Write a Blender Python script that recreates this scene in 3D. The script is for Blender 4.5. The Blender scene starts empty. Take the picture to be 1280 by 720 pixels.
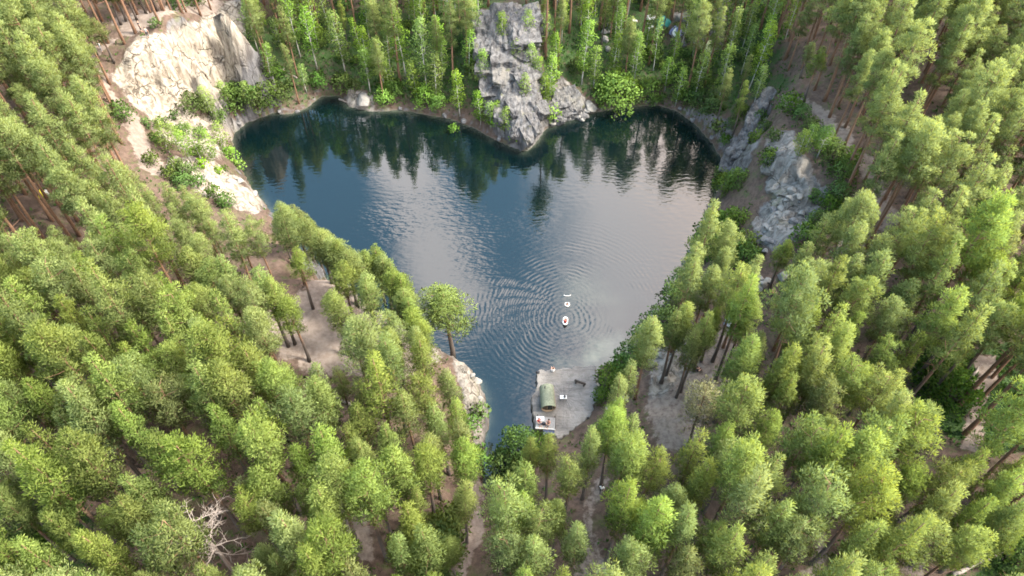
import bpy, math, random
import numpy as np
from mathutils import Vector, Matrix, Euler, noise
from mathutils.geometry import delaunay_2d_cdt

random.seed(7)
RNG = np.random.default_rng(11)
scene = bpy.context.scene
COL = scene.collection

# ------------------------------------------------------------------ camera
HCAM, PITCH, FPX = 80.0, math.radians(51.0), 950.0
cam_data = bpy.data.cameras.new('camera')
cam = bpy.data.objects.new('camera', cam_data)
COL.objects.link(cam)
cam.location = (0, 0, HCAM)
cam.rotation_euler = (math.pi / 2 - PITCH, 0, 0)
cam_data.sensor_width = 36.0
cam_data.lens = 36.0 * FPX / 1280.0
cam_data.clip_start, cam_data.clip_end = 0.5, 3000
scene.camera = cam
SP, CP = math.sin(PITCH), math.cos(PITCH)

# ------------------------------------------------------------------ light
SUN_DIR = Vector((0.80, -0.12, 1.05)).normalized()          # towards the sun: to the right of the lake, half way up the sky
sun_data = bpy.data.lights.new('sun', 'SUN')
sun_data.energy = 1.85
sun_data.angle = math.radians(10)
sun_data.color = (1.0, 0.93, 0.80)
sun = bpy.data.objects.new('sun', sun_data)
COL.objects.link(sun)
sun.rotation_euler = SUN_DIR.to_track_quat('Z', 'Y').to_euler()
sun.location = (60, 40, 120)
scene.view_settings.view_transform = 'Standard'
scene.view_settings.look = 'None'
scene.view_settings.gamma = 1
scene.view_settings.use_curve_mapping = False
scene.view_settings.exposure = 2.88
scene.cycles.use_denoising = True
scene.cycles.max_bounces = 8
scene.cycles.transparent_max_bounces = 4
scene.cycles.filter_width = 1.7


class NT:
    """small helper round a node tree"""
    def __init__(self, tree):
        self.t = tree
        tree.nodes.clear()

    def n(self, typ, **kw):
        nd = self.t.nodes.new(typ)
        for k, v in kw.items():
            setattr(nd, k, v)
        return nd

    def put(self, sock, v):
        if hasattr(v, 'is_output'):
            self.t.links.new(v, sock)
        elif v is not None:
            if isinstance(v, (tuple, list)) and len(v) == 3 and sock.type == 'RGBA':
                v = (*v, 1)
            sock.default_value = v

    def math(self, op, a, b=None, c=None, clamp=False):
        nd = self.n('ShaderNodeMath', operation=op, use_clamp=clamp)
        self.put(nd.inputs[0], a)
        if b is not None: self.put(nd.inputs[1], b)
        if c is not None: self.put(nd.inputs[2], c)
        return nd.outputs[0]

    def vec(self, op, a, b=None, scale=None):
        nd = self.n('ShaderNodeVectorMath', operation=op)
        self.put(nd.inputs[0], a)
        if b is not None: self.put(nd.inputs[1], b)
        if scale is not None: self.put(nd.inputs['Scale'], scale)
        return nd.outputs['Value'] if op in ('LENGTH', 'DISTANCE', 'DOT_PRODUCT') else nd.outputs[0]

    def noise(self, vec, scale, detail=4, rough=0.55, dist=0.0, color=False):
        nd = self.n('ShaderNodeTexNoise')
        if vec is not None: self.put(nd.inputs['Vector'], vec)
        nd.inputs['Scale'].default_value = scale
        nd.inputs['Detail'].default_value = detail
        nd.inputs['Roughness'].default_value = rough
        nd.inputs['Distortion'].default_value = dist
        return nd.outputs[1] if color else nd.outputs[0]

    def step(self, v, lo, hi, to0=0.0, to1=1.0):
        nd = self.n('ShaderNodeMapRange', interpolation_type='SMOOTHSTEP')
        self.put(nd.inputs[0], v)
        for i, q in ((1, lo), (2, hi), (3, to0), (4, to1)): self.put(nd.inputs[i], q)
        return nd.outputs[0]

    def mix(self, f, a, b, blend='MIX'):
        nd = self.n('ShaderNodeMix', data_type='RGBA', blend_type=blend)
        self.put(nd.inputs[0], f); self.put(nd.inputs[6], a); self.put(nd.inputs[7], b)
        return nd.outputs[2]

    def attr(self, name):
        return self.n('ShaderNodeAttribute', attribute_name=name).outputs['Fac']


# ------------------------------------------------------------------ sky with a thin cloud layer
world = bpy.data.worlds.new('World')
scene.world = world
world.use_nodes = True
w = NT(world.node_tree)
sky = w.n('ShaderNodeTexSky', sky_type='NISHITA')
sky.sun_disc = False
sky.sun_elevation = math.asin(SUN_DIR.z)
sky.sun_rotation = math.atan2(SUN_DIR.x, SUN_DIR.y)
sky.air_density, sky.dust_density, sky.ozone_density = 1.0, 1.6, 1.0
tc = w.n('ShaderNodeTexCoord')
sep = w.n('ShaderNodeSeparateXYZ')
w.put(sep.inputs[0], tc.outputs['Generated'])
zz = w.math('MAXIMUM', sep.outputs[2], 0.06)
U = w.math('DIVIDE', sep.outputs[0], zz)
V = w.math('DIVIDE', sep.outputs[1], zz)
comb = w.n('ShaderNodeCombineXYZ')
w.put(comb.inputs[0], U); w.put(comb.inputs[1], V)
nz = w.noise(comb.outputs[0], 2.4, 5, 0.55, 0.4)
nz0 = w.math('SUBTRACT', nz, 0.5)
# a broken streak of cloud
cen = w.math('ADD', w.math('MULTIPLY', w.math('SUBTRACT', 1.13, V), 0.36), -0.215)
off = w.math('ABSOLUTE', w.math('ADD', w.math('SUBTRACT', U, cen), w.math('MULTIPLY', nz0, 0.14)))
streak = w.step(off, 0.095, 0.025)
streak = w.math('MULTIPLY', streak, w.step(V, 0.66, 0.80))
# a bank of cloud further right
bank = w.step(w.math('ADD', U, w.math('MULTIPLY', nz0, 0.30)), 0.0, 0.16)
other = w.math('MULTIPLY', w.step(nz, 0.52, 0.68), w.step(w.math('ABSOLUTE', w.math('ADD', U, 0.0)), 0.55, 1.0))
low = w.math('MULTIPLY', w.step(nz, 0.48, 0.66), w.step(V, 0.1, -0.4))
cl = w.math('MAXIMUM', w.math('MAXIMUM', streak, bank), w.math('MAXIMUM', other, low), clamp=True)
warm = w.step(w.math('ADD', w.math('MULTIPLY', U, 1.0), w.math('MULTIPLY', V, 0.5)), 0.62, 0.98)
ccol = w.mix(warm, (6.6, 6.2, 6.2), (9.0, 7.4, 6.5))
blue = w.mix(1.0, sky.outputs[0], (0.83, 1.0, 0.89), 'MULTIPLY')
scol = w.mix(w.math('MULTIPLY', cl, 0.9), blue, ccol)
bg = w.n('ShaderNodeBackground')
w.put(bg.inputs[0], scol)
bg.inputs[1].default_value = 0.15
wo = w.n('ShaderNodeOutputWorld')
w.put(wo.inputs[0], bg.outputs[0])


# ------------------------------------------------------------------ picture <-> place
def at(px, py, z):
    u, v = (px - 640) / FPX, (360 - py) / FPX
    d = Vector((u, CP + v * SP, -SP + v * CP))
    t = (z - HCAM) / d.z
    return Vector((d.x * t, d.y * t, z))


def project(x, y, z):
    zz_ = z - HCAM
    dep = y * CP - zz_ * SP
    up = y * SP + zz_ * CP
    dep = np.maximum(dep, 1e-3)
    return 640 + FPX * x / dep, 360 - FPX * up / dep


# ------------------------------------------------------------------ numpy noise
def hash2(ix, iy, seed=0):
    h = (ix.astype(np.int64) * 374761393 + iy.astype(np.int64) * 668265263 + seed * 974711) & 0x7fffffff
    h = ((h ^ (h >> 13)) * 1274126177) & 0x7fffffff
    h = h ^ (h >> 16)
    return (h & 0xffff) / 65535.0


def vnoise(x, y, seed=0):
    ix, iy = np.floor(x), np.floor(y)
    fx, fy = x - ix, y - iy
    fx, fy = fx * fx * (3 - 2 * fx), fy * fy * (3 - 2 * fy)
    a, b = hash2(ix, iy, seed), hash2(ix + 1, iy, seed)
    c, d = hash2(ix, iy + 1, seed), hash2(ix + 1, iy + 1, seed)
    return (a * (1 - fx) + b * fx) * (1 - fy) + (c * (1 - fx) + d * fx) * fy


def fbm(x, y, seed=0, o=4):
    s, a, t = 0, 1, 0
    for i in range(o):
        s = s + a * vnoise(x * 2 ** i + 17 * i, y * 2 ** i - 9 * i, seed + i); t += a; a *= .5
    return s / t


def cells(x, y, seed=0):
    ix, iy = np.floor(x), np.floor(y)
    best = np.full(x.shape, 9e9); val = np.zeros(x.shape)
    for dx in (-1, 0, 1):
        for dy in (-1, 0, 1):
            cx, cy = ix + dx, iy + dy
            qx, qy = cx + hash2(cx, cy, seed), cy + hash2(cx, cy, seed + 5)
            d = (qx - x) ** 2 + (qy - y) ** 2
            v = hash2(cx, cy, seed + 9) + (hash2(cx, cy, seed + 11) - .5) * (x - qx) + (hash2(cx, cy, seed + 13) - .5) * (y - qy)
            m = d < best
            best = np.where(m, d, best); val = np.where(m, v, val)
    return val


def inpoly(px, py, poly):
    inside = np.zeros(np.shape(px), bool)
    n = len(poly)
    for i in range(n):
        x1, y1 = poly[i]; x2, y2 = poly[(i + 1) % n]
        if y1 == y2: continue
        c = ((y1 > py) != (y2 > py)) & (px < (x2 - x1) * (py - y1) / (y2 - y1) + x1)
        inside ^= c
    return inside


def polydist(px, py, poly, closed=True):
    d = np.full(np.shape(px), 9e9)
    n = len(poly)
    for i in range(n if closed else n - 1):
        x1, y1 = poly[i]; x2, y2 = poly[(i + 1) % n]
        l2 = (x2 - x1) ** 2 + (y2 - y1) ** 2 + 1e-9
        t = np.clip(((px - x1) * (x2 - x1) + (py - y1) * (y2 - y1)) / l2, 0, 1)
        d = np.minimum(d, np.hypot(px - x1 - t * (x2 - x1), py - y1 - t * (y2 - y1)))
    return d


def sstep(x, a, b):
    t = np.clip((x - a) / (b - a), 0, 1)
    return t * t * (3 - 2 * t)


def pmask(px, py, poly, feather):
    d = polydist(px, py, poly)
    s = np.where(inpoly(px, py, poly), d, -d)
    return sstep(s, -feather, feather)


# ------------------------------------------------------------------ terrain control points
FAR = [(288, 190), (290, 168), (308, 153), (340, 141), (365, 142), (384, 135), (402, 120), (425, 120), (437, 134), (465, 140), (500, 138),
       (522, 142), (560, 148), (590, 159), (612, 171), (640, 184), (658, 190), (668, 181), (681, 161), (705, 153), (742, 141), (775, 135),
       (820, 131), (846, 139), (870, 156), (890, 178), (905, 203), (906, 220), (896, 245), (887, 266), (878, 290), (868, 312), (852, 345), (832, 380), (812, 410),
       (792, 436), (772, 450), (748, 459)]
PLAT = [(672, 463), (743, 457), (750, 490), (738, 520), (702, 548), (668, 534), (666, 500)]
NEAR = [(664, 545), (652, 565), (642, 585), (632, 602), (615, 612), (603, 604)]
TOPS = [((600, 570), 2.0), ((604, 530), 4.0), ((602, 492), 6.0), ((590, 464), 7.0), ((570, 446), 7.5), ((540, 428), 7.5), ((512, 408), 8), ((470, 385), 8),
        ((420, 350), 8), ((372, 312), 8), ((335, 262), 7.0), ((308, 226), 6.0), ((292, 206), 4.0)]
shore = [at(x, y, 0) for x, y in FAR] + [at(746, 470, 0), at(752, 492, 0)]
plat_xy = [at(x, y, 1.1) for x, y in PLAT]
shore += [at(x, y, 0) for x, y in NEAR]
cliff_top = [at(p[0], p[1], z) for p, z in TOPS]
cent = at(640, 330, 0)
for p, (q, z) in zip(cliff_top, TOPS):
    k = (Vector((cent.x, cent.y, 0)) - Vector((p.x, p.y, 0))).normalized()
    shore.append(Vector((p.x, p.y, 0)) + k * (0.5 + 0.28 * z))
CTRL = [
    # behind the far shore, left to right
    (400, 100, 2.6), (440, 92, 3.5), (350, 112, 3), (322, 62, 6), (325, 105, 3.5), (420, 30, 8), (380, 60, 5.5), (520, 100, 3), (520, 40, 7.3), (470, 70, 5), (470, 10, 10),
    (560, 125, 2.4), (570, 60, 7), (560, 10, 10), (350, 0, 11), (300, 140, 2.5), (620, 165, 1.2), (430, -40, 12), (560, -40, 12.5), (700, -40, 13), (850, -40, 13),
    # the sloping rock in the middle
    (652, 176, 1.2), (640, 140, 4.2), (664, 135, 4.6), (676, 150, 2.0), (606, 128, 3.4), (618, 80, 9.0), (652, 62, 10.5), (606, 24, 14), (664, 20, 14), (668, 95, 7), (690, 112, 4), (682, 60, 7.5),
    (715, 128, 2.4), (736, 134, 1), (700, 140, 1.5),
    (770, 95, 3.5), (770, 40, 7), (770, 0, 10.5), (850, 100, 3.6), (860, 50, 6.6), (860, 0, 10), (930, 105, 5.5), (930, 30, 9.5), (878, 132, 2.4), (900, 165, 2.3), (800, 118, 2),
    (917, 195, 3), (935, 190, 6), (955, 145, 7.5), (928, 215, 6), (915, 240, 4), (930, 280, 6), (905, 300, 3), (885, 330, 4), (950, 302, 8), (985, 290, 10.5), (1012, 242, 13), (985, 200, 13), (962, 165, 11.5), (990, 120, 13),
    (1045, 240, 13.5), (965, 240, 9.5), (950, 270, 8),
    # white cliff on the left and the shelf below it
    (140, 88, 16.5), (165, 62, 18), (195, 50, 18.5), (230, 40, 19), (270, 22, 19.5), (288, 0, 20), (150, 20, 19), (210, 8, 20), (255, -15, 21), (120, 50, 18.5), (100, 0, 21), (40, 60, 19.5),
    (172, 128, 12.5), (200, 138, 10), (228, 135, 9), (250, 126, 7.5), (270, 108, 6.5), (286, 80, 7.5), (303, 30, 9.0), (308, 5, 12), (290, 112, 4.5),
    (135, 140, 15.5), (150, 185, 14), (165, 215, 13), (190, 185, 10.5), (215, 170, 8), (250, 165, 6), (270, 170, 4), (240, 195, 8), (272, 190, 4),
    (215, 205, 10), (260, 215, 8.5), (300, 255, 7.5), (180, 250, 12.5), (240, 255, 10), (50, 240, 15.5), (0, 150, 18.5), (0, 0, 22.5), (90, 110, 17.5), (-60, 260, 17),
    (300, 300, 9), (200, 330, 11), (350, 350, 9), (100, 350, 12.5), (0, 350, 13.5), (300, 450, 10), (420, 420, 8.8), (480, 440, 8.3), (540, 470, 7.8), (100, 500, 11.5), (400, 550, 9), (500, 520, 8.3), (560, 560, 5.5),
    (520, 640, 5.5), (572, 690, 3.8), (598, 650, 1.9), (450, 690, 7), (300, 650, 10), (100, 690, 11), (-40, 600, 12.5), (608, 625, 0.9),
    # right hand side
    (640, 690, 5), (690, 620, 4.6), (750, 640, 6), (745, 565, 4), (770, 520, 4.2), (790, 470, 4), (815, 455, 5.5), (840, 470, 6), (880, 480, 7), (830, 540, 6), (850, 600, 7.5), (848, 400, 5), (870, 370, 5), (900, 420, 7),
    (1000, 500, 9), (1000, 620, 9.5), (1000, 710, 9.5), (1215, 510, 10.5), (1200, 650, 10.5), (1300, 450, 11.5), (1010, 400, 9.5), (1100, 300, 13), (1200, 200, 15.5), (1100, 150, 15), (1050, 190, 14.2), (1010, 60, 14.2),
    (1100, 0, 17.5), (1300, 0, 21), (1300, 200, 18), (950, 385, 8), (760, 490, 2.2), (720, 545, 2.0), (680, 560, 1.6), (655, 590, 1.8),
]
pts, zs = [], []
for p in shore:
    pts.append((p.x, p.y)); zs.append(0.0)
NS = len(pts)
for p in cliff_top:
    pts.append((p.x, p.y)); zs.append(p.z)
for x, y, z in CTRL:
    p = at(x, y, z); pts.append((p.x, p.y)); zs.append(z)
for x, y, z in [(0, -30, 9), (-60, -10, 13), (60, -10, 12), (-150, 0, 15), (150, 0, 14), (-150, 80, 22), (150, 80, 20), (-110, 150, 26), (-60, 160, 27), (0, 160, 27), (60, 160, 26), (130, 160, 27), (0, 200, 30),
                (-650, -650, 20), (650, -650, 20), (-650, 650, 34), (650, 650, 34), (0, 650, 34), (0, -650, 18), (650, 0, 24), (-650, 0, 24), (-250, 250, 32), (250, 250, 32)]:
    pts.append((x, y)); zs.append(z)
lake_poly = [(p.x, p.y) for p in shore]
r_ = delaunay_2d_cdt([Vector(p) for p in pts], [(i, (i + 1) % NS) for i in range(NS)], [], 0, 1e-4)
tv, tf, orig = r_[0], r_[2], r_[3]
tz = []
for i, o in enumerate(orig):
    if o: tz.append(zs[o[0]])
    else:
        d = sorted((((tv[i].x - a) ** 2 + (tv[i].y - b) ** 2), zq) for (a, b), zq in zip(pts, zs))[:2]
        tz.append((d[0][1] + d[1][1]) / 2)


def axis(lo, hi, step, far):
    mid = list(np.arange(lo, hi + 1e-6, step)); s, v, out = step * 1.6, mid[-1], []
    while v < far: v += s; s *= 1.35; out.append(v)
    s, v, pre = step * 1.6, mid[0], []
    while v > -far: v -= s; s *= 1.35; pre.append(v)
    return np.array(pre[::-1] + mid + out)


XS, YS = axis(-112, 112, 0.55, 640), axis(6, 158, 0.55, 640)
GX, GY = np.meshgrid(XS, YS)
GZ = np.full(GX.shape, 20.0)
for f in tf:
    (ax, ay), (bx, by), (cx, cy) = tv[f[0]], tv[f[1]], tv[f[2]]
    i0, i1 = np.searchsorted(XS, [min(ax, bx, cx) - .01, max(ax, bx, cx) + .01])
    j0, j1 = np.searchsorted(YS, [min(ay, by, cy) - .01, max(ay, by, cy) + .01])
    if i1 <= i0 or j1 <= j0: continue
    x, y = GX[j0:j1, i0:i1], GY[j0:j1, i0:i1]
    den = (by - cy) * (ax - cx) + (cx - bx) * (ay - cy)
    if abs(den) < 1e-9: continue
    l1 = ((by - cy) * (x - cx) + (cx - bx) * (y - cy)) / den
    l2 = ((cy - ay) * (x - cx) + (ax - cx) * (y - cy)) / den
    l3 = 1 - l1 - l2
    m = (l1 > -1e-6) & (l2 > -1e-6) & (l3 > -1e-6)
    zq = l1 * tz[f[0]] + l2 * tz[f[1]] + l3 * tz[f[2]]
    GZ[j0:j1, i0:i1] = np.where(m, zq, GZ[j0:j1, i0:i1])
LD = polydist(GX, GY, lake_poly)
INL = inpoly(GX, GY, lake_poly)


def blur(a):
    b = a.copy()
    b[1:-1, 1:-1] = (a[1:-1, 1:-1] * 4 + a[:-2, 1:-1] + a[2:, 1:-1] + a[1:-1, :-2] + a[1:-1, 2:]) / 8
    return b


for _ in range(3): GZ = blur(GZ)
PX, PY = project(GX, GY, GZ)
# places where bare rock, sandy soil or green undergrowth lies, each a patch of the ground itself
R_CLIFF = [(136, 92), (150, 70), (172, 44), (215, 38), (275, 12), (296, -8), (308, 10), (303, 60), (290, 118), (252, 132), (228, 142), (200, 148), (180, 140), (160, 130), (152, 112)]
R_RIM = [(212, 196), (262, 205), (300, 226), (330, 248), (322, 268), (296, 262), (250, 240), (210, 222)]
R_TALUS = [(180, 140), (225, 135), (285, 150), (280, 200), (262, 205), (205, 180)]
R_MID = [(600, 15), (668, 10), (672, 60), (676, 100), (690, 150), (664, 194), (640, 182), (618, 165), (608, 120), (600, 70)]
R_MID2 = [(684, 112), (704, 100), (745, 138), (706, 158), (684, 158)]
R_RIGHT = [(945, 262), (965, 245), (955, 205), (962, 165), (985, 168), (1015, 205), (1032, 240), (1000, 300), (965, 314), (940, 300)]
R_RWALL = [(905, 212), (930, 172), (952, 128), (962, 132), (948, 180), (925, 220)]
R_RSHORE = [(846, 133), (880, 150), (915, 205), (935, 190), (905, 150), (870, 135)]
R_LEDGE = [(562, 440), (594, 460), (606, 495), (606, 556), (594, 556), (584, 505)]
R_LEDGE2 = [(430, 352), (470, 362), (530, 415), (560, 440), (545, 455), (500, 425), (440, 380)]
R_CLEAR = [(812, 440), (850, 422), (875, 418), (868, 455), (838, 490), (812, 500)]
S_CLEAR = [(860, 440), (905, 395), (918, 430), (905, 500), (872, 560), (830, 570), (800, 530), (810, 490)]
R_BLOCK = [(436, 112), (468, 118), (470, 142), (436, 138)]
R_HILL = [(838, 10), (905, 8), (915, 45), (880, 70), (840, 52)]
S_LPATH = [(112, 66), (150, 50), (190, 40), (300, -10), (230, -12), (150, 30), (128, 90), (150, 170), (182, 222), (205, 215), (175, 160), (150, 110)]
S_LCLEAR = [(310, 400), (370, 370), (400, 345), (470, 358), (520, 410), (560, 450), (500, 470), (440, 460), (400, 470), (340, 440)]
S_LOW = [(560, 730), (580, 660), (590, 600), (612, 612), (612, 650), (596, 690), (585, 730)]
S_LOW2 = [(425, 610), (470, 640), (475, 700), (430, 695)]
S_MIDP = [(740, 600), (762, 600), (752, 660), (775, 730), (705, 730), (728, 660)]
S_RPATH = [(1200, 560), (1218, 500), (1236, 440), (1262, 440), (1240, 500), (1224, 565)]
S_RTRAIL = [(960, 108), (1005, 112), (1070, 170), (1125, 225), (1130, 285), (1085, 300), (1105, 240), (1050, 185), (985, 135)]
S_RTRAIL2 = [(1030, 300), (1090, 280), (1080, 320), (1035, 330)]
S_RP = [(975, 160), (1035, 220), (1030, 250), (995, 270), (960, 180)]
S_BOT = [(1008, 660), (1026, 660), (1030, 740), (1006, 740)]
S_BOT2 = [(1125, 640), (1150, 640), (1165, 740), (1130, 740)]
S_ROAD = [(1195, 715), (1290, 672), (1290, 692), (1215, 730)]
G_DARK = [(1130, 455), (1200, 430), (1300, 420), (1300, 560), (1235, 570), (1160, 520)]
G_CORNER = [(1180, 730), (1240, 700), (1300, 640), (1300, 740)]
G_LOW = [(525, 660), (565, 640), (575, 690), (570, 735), (515, 735)]
G_FAR = [(300, 20), (420, 0), (600, -10), (980, -10), (985, 100), (920, 160), (860, 135), (700, 130), (560, 140), (300, 145)]
G_LEFT = [(0, 640), (100, 600), (130, 680), (60, 740), (-20, 740)]


def masks(px, py):
    rock = np.zeros(np.shape(px)); pale = rock.copy(); sand = rock.copy(); green = rock.copy()
    for poly, fe, s, p in ((R_CLIFF, 7, 1, 1), (R_RIM, 5, 1, .95), (R_TALUS, 9, .7, .85), (R_MID, 7, 1, .12), (R_MID2, 5, 1, .35), (R_RIGHT, 7, 1, .38), (R_RWALL, 5, 1, .25), (R_RSHORE, 5, .9, .2),
                           (R_LEDGE, 5, .9, .55), (R_LEDGE2, 7, .6, .6), (R_CLEAR, 9, .75, .6), (R_BLOCK, 3, 1, .6), (R_HILL, 9, .6, .3)):
        m = pmask(px, py, poly, fe)
        rock = np.maximum(rock, m * s); pale = np.maximum(pale, m * p)
    for poly, fe, s in ((S_LPATH, 6, 1), (S_LCLEAR, 16, .8), (S_LOW, 5, .7), (S_CLEAR, 9, .65), (S_LOW2, 10, .7), (S_MIDP, 6, .55), (S_RPATH, 4, .95), (S_RTRAIL, 6, .7), (S_RTRAIL2, 8, .7), (S_RP, 8, 1), (S_BOT, 4, .6), (S_BOT2, 6, .6), (S_ROAD, 3, .35)):
        sand = np.maximum(sand, pmask(px, py, poly, fe) * s)
    for poly, fe, s in ((G_DARK, 12, 1), (G_CORNER, 8, 1), (G_LOW, 8, 1), (G_FAR, 20, .62), (G_LEFT, 10, .6)):
        green = np.maximum(green, pmask(px, py, poly, fe) * s)
    return rock, pale, sand, green


wob = lambda s_: (fbm(GX * .22, GY * .22, s_, 4) - .5) * 46 + (fbm(GX * .9, GY * .9, s_ + 40, 3) - .5) * 16
ROCK, PALE, SAND, GREEN = masks(PX, PY)
_r, _p, SAND, GREEN = masks(PX + wob(101), PY + wob(131) * .8)
_r, _p, _s, _g = masks(PX + wob(151) * .4, PY + wob(171) * .3)
ROCK = np.minimum(np.maximum(ROCK * .6, _r), 1); PALE = np.maximum(PALE, _p)
gy_, gx_ = np.gradient(GZ, YS, XS)
slope = np.hypot(gx_, gy_)
near_shore = np.exp(-LD / 1.6) * (~INL)
ROCK = np.maximum(ROCK, np.maximum(sstep(slope, 1.9, 3.0), near_shore * .55))
GREEN = GREEN * (1 - ROCK) * (1 - sstep(SAND, .2, .6))
keep = sstep(LD, 0.3, 3.0)
dz = (fbm(GX * .16, GY * .16, 1) - .5) * 1.6 * keep
dz += (fbm(GX * .7, GY * .7, 4) - .5) * .45 * keep
blocks = (cells(GX * .30, GY * .30, 21) - .5) * 1.9 + (cells(GX * .75, GY * .75, 31) - .5) * .9 + (fbm(GX * 1.1, GY * 1.1, 8) - .5) * .5
dz += blocks * ROCK * sstep(LD, 0.0, 1.8) * np.where(PALE > .5, .75, 1.0)
GZ = GZ + dz
GZ = np.where(INL, -np.minimum(LD * 1.4, 5) - .05, np.maximum(GZ, np.minimum(LD * .35, .3) + .02))
PLATP = [(p.x, p.y) for p in plat_xy]
GZ = np.where(inpoly(GX, GY, PLATP), np.minimum(GZ, 0.55), GZ)


def zat(x, y):
    i = int(np.clip(np.searchsorted(XS, x) - 1, 0, len(XS) - 2)); j = int(np.clip(np.searchsorted(YS, y) - 1, 0, len(YS) - 2))
    fx = (x - XS[i]) / (XS[i + 1] - XS[i]); fy = (y - YS[j]) / (YS[j + 1] - YS[j])
    return float((GZ[j, i] * (1 - fx) + GZ[j, i + 1] * fx) * (1 - fy) + (GZ[j + 1, i] * (1 - fx) + GZ[j + 1, i + 1] * fx) * fy)


def gat(px, py):
    """where the ray of a photo pixel first meets the ground (or the water)"""
    lo = 40.0
    z = lo
    while z > 0:
        p = at(px, py, z)
        if zat(p.x, p.y) >= z: break
        z -= 0.1
    p = at(px, py, max(z, 0))
    return Vector((p.x, p.y, max(zat(p.x, p.y), 0)))


# ------------------------------------------------------------------ mesh and object helpers
def mesh(name, verts, faces, mats=(), smooth=False, normals=None, attrs=None, midx=None):
    me = bpy.data.meshes.new(name)
    me.from_pydata([tuple(map(float, v)) for v in verts], [], [tuple(int(i) for i in f) for f in faces])
    for m in mats: me.materials.append(m)
    if smooth or normals is not None:
        me.polygons.foreach_set('use_smooth', [True] * len(me.polygons))
    if midx is not None: me.polygons.foreach_set('material_index', list(midx))
    for k, a in (attrs or {}).items():
        at_ = me.attributes.new(k, 'FLOAT', 'POINT'); at_.data.foreach_set('value', np.asarray(a, np.float32).ravel())
    if normals is not None: me.normals_split_custom_set_from_vertices([tuple(map(float, n)) for n in normals])
    me.update()
    return me


def link(name, data, parent=None, loc=None):
    o = bpy.data.objects.new(name, data)
    COL.objects.link(o)
    if parent is not None: o.parent = parent
    if loc is not None: o.location = loc
    return o


def tag(o, label=None, cat=None, group=None, kind=None):
    for k, v in (('label', label), ('category', cat), ('group', group), ('kind', kind)):
        if v: o[k] = v
    return o


class MB:
    """collects shapes into one mesh"""
    def __init__(self):
        self.v, self.f, self.m = [], [], []
        self.k = 0

    def add(self, vs, fs):
        b = len(self.v); self.v += [tuple(v) for v in vs]
        for f in fs: self.f.append(tuple(i + b for i in f)); self.m.append(self.k)
        return self

    def box(self, c, s, rz=0, taper=1.0, bev=0.0):
        x, y, z = (q / 2 for q in s)
        vs = []
        M = Matrix.Rotation(rz, 3, 'Z')
        for sz, k in ((-1, 1), (1, taper)):
            for sx, sy in ((-1, -1), (1, -1), (1, 1), (-1, 1)):
                vs.append(M @ Vector((sx * x * k, sy * y * k, sz * z)) + Vector(c))
        return self.add(vs, [(3, 2, 1, 0), (4, 5, 6, 7), (0, 1, 5, 4), (1, 2, 6, 5), (2, 3, 7, 6), (3, 0, 4, 7)])

    def tube(self, path, radii, n=8, cap=True):
        path = [Vector(p) for p in path]
        if not isinstance(radii, (list, tuple)): radii = [radii] * len(path)
        vs, fs = [], []
        prev = None
        for i, p in enumerate(path):
            d = (path[min(i + 1, len(path) - 1)] - path[max(i - 1, 0)]).normalized()
            a = d.orthogonal().normalized() if prev is None else (prev - d * prev.dot(d)).normalized()
            prev = a
            b = d.cross(a)
            for k in range(n):
                t = 2 * math.pi * k / n
                vs.append(p + (a * math.cos(t) + b * math.sin(t)) * radii[i])
        for i in range(len(path) - 1):
            for k in range(n):
                fs.append((i * n + k, i * n + (k + 1) % n, (i + 1) * n + (k + 1) % n, (i + 1) * n + k))
        if cap:
            fs.append(tuple(range(n))[::-1]); fs.append(tuple(range((len(path) - 1) * n, len(path) * n)))
        return self.add(vs, fs)

    def prism(self, poly, z0, z1, top=None):
        n = len(poly); top = top or poly
        vs = [(x, y, z0) for x, y in poly] + [(x, y, z1) for x, y in top]
        return self.add(vs, [tuple(range(n))[::-1], tuple(range(n, 2 * n))] + [(i, (i + 1) % n, n + (i + 1) % n, n + i) for i in range(n)])

    def mesh(self, name, mats, smooth=False):
        mats = mats if isinstance(mats, (list, tuple)) else [mats]
        return mesh(name, self.v, self.f, mats, smooth, midx=self.m)

    def obj(self, name, mats, parent=None, smooth=False, loc=None):
        return link(name, self.mesh(name, mats, smooth), parent, loc)


def mat(name, color, rough=0.8, var=0.12, scale=3.0, bump=0.0, spec=0.3, bscale=None):
    m = bpy.data.materials.new(name); m.use_nodes = True
    t = NT(m.node_tree)
    co = t.n('ShaderNodeTexCoord').outputs['Object']
    nz_ = t.noise(co, scale, 5)
    f = t.step(nz_, .3, .7)
    a = tuple(c * (1 - var) for c in color); b = tuple(min(1, c * (1 + var)) for c in color)
    bs = t.n('ShaderNodeBsdfPrincipled')
    t.put(bs.inputs['Base Color'], t.mix(f, a, b))
    bs.inputs['Roughness'].default_value = rough
    bs.inputs['Specular IOR Level'].default_value = spec
    if bump:
        bp = t.n('ShaderNodeBump'); bp.inputs['Strength'].default_value = bump; bp.inputs['Distance'].default_value = .05
        t.put(bp.inputs['Height'], t.noise(co, bscale or scale * 4, 5)); t.put(bs.inputs['Normal'], bp.outputs[0])
    o = t.n('ShaderNodeOutputMaterial'); t.put(o.inputs[0], bs.outputs[0])
    return m


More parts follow.
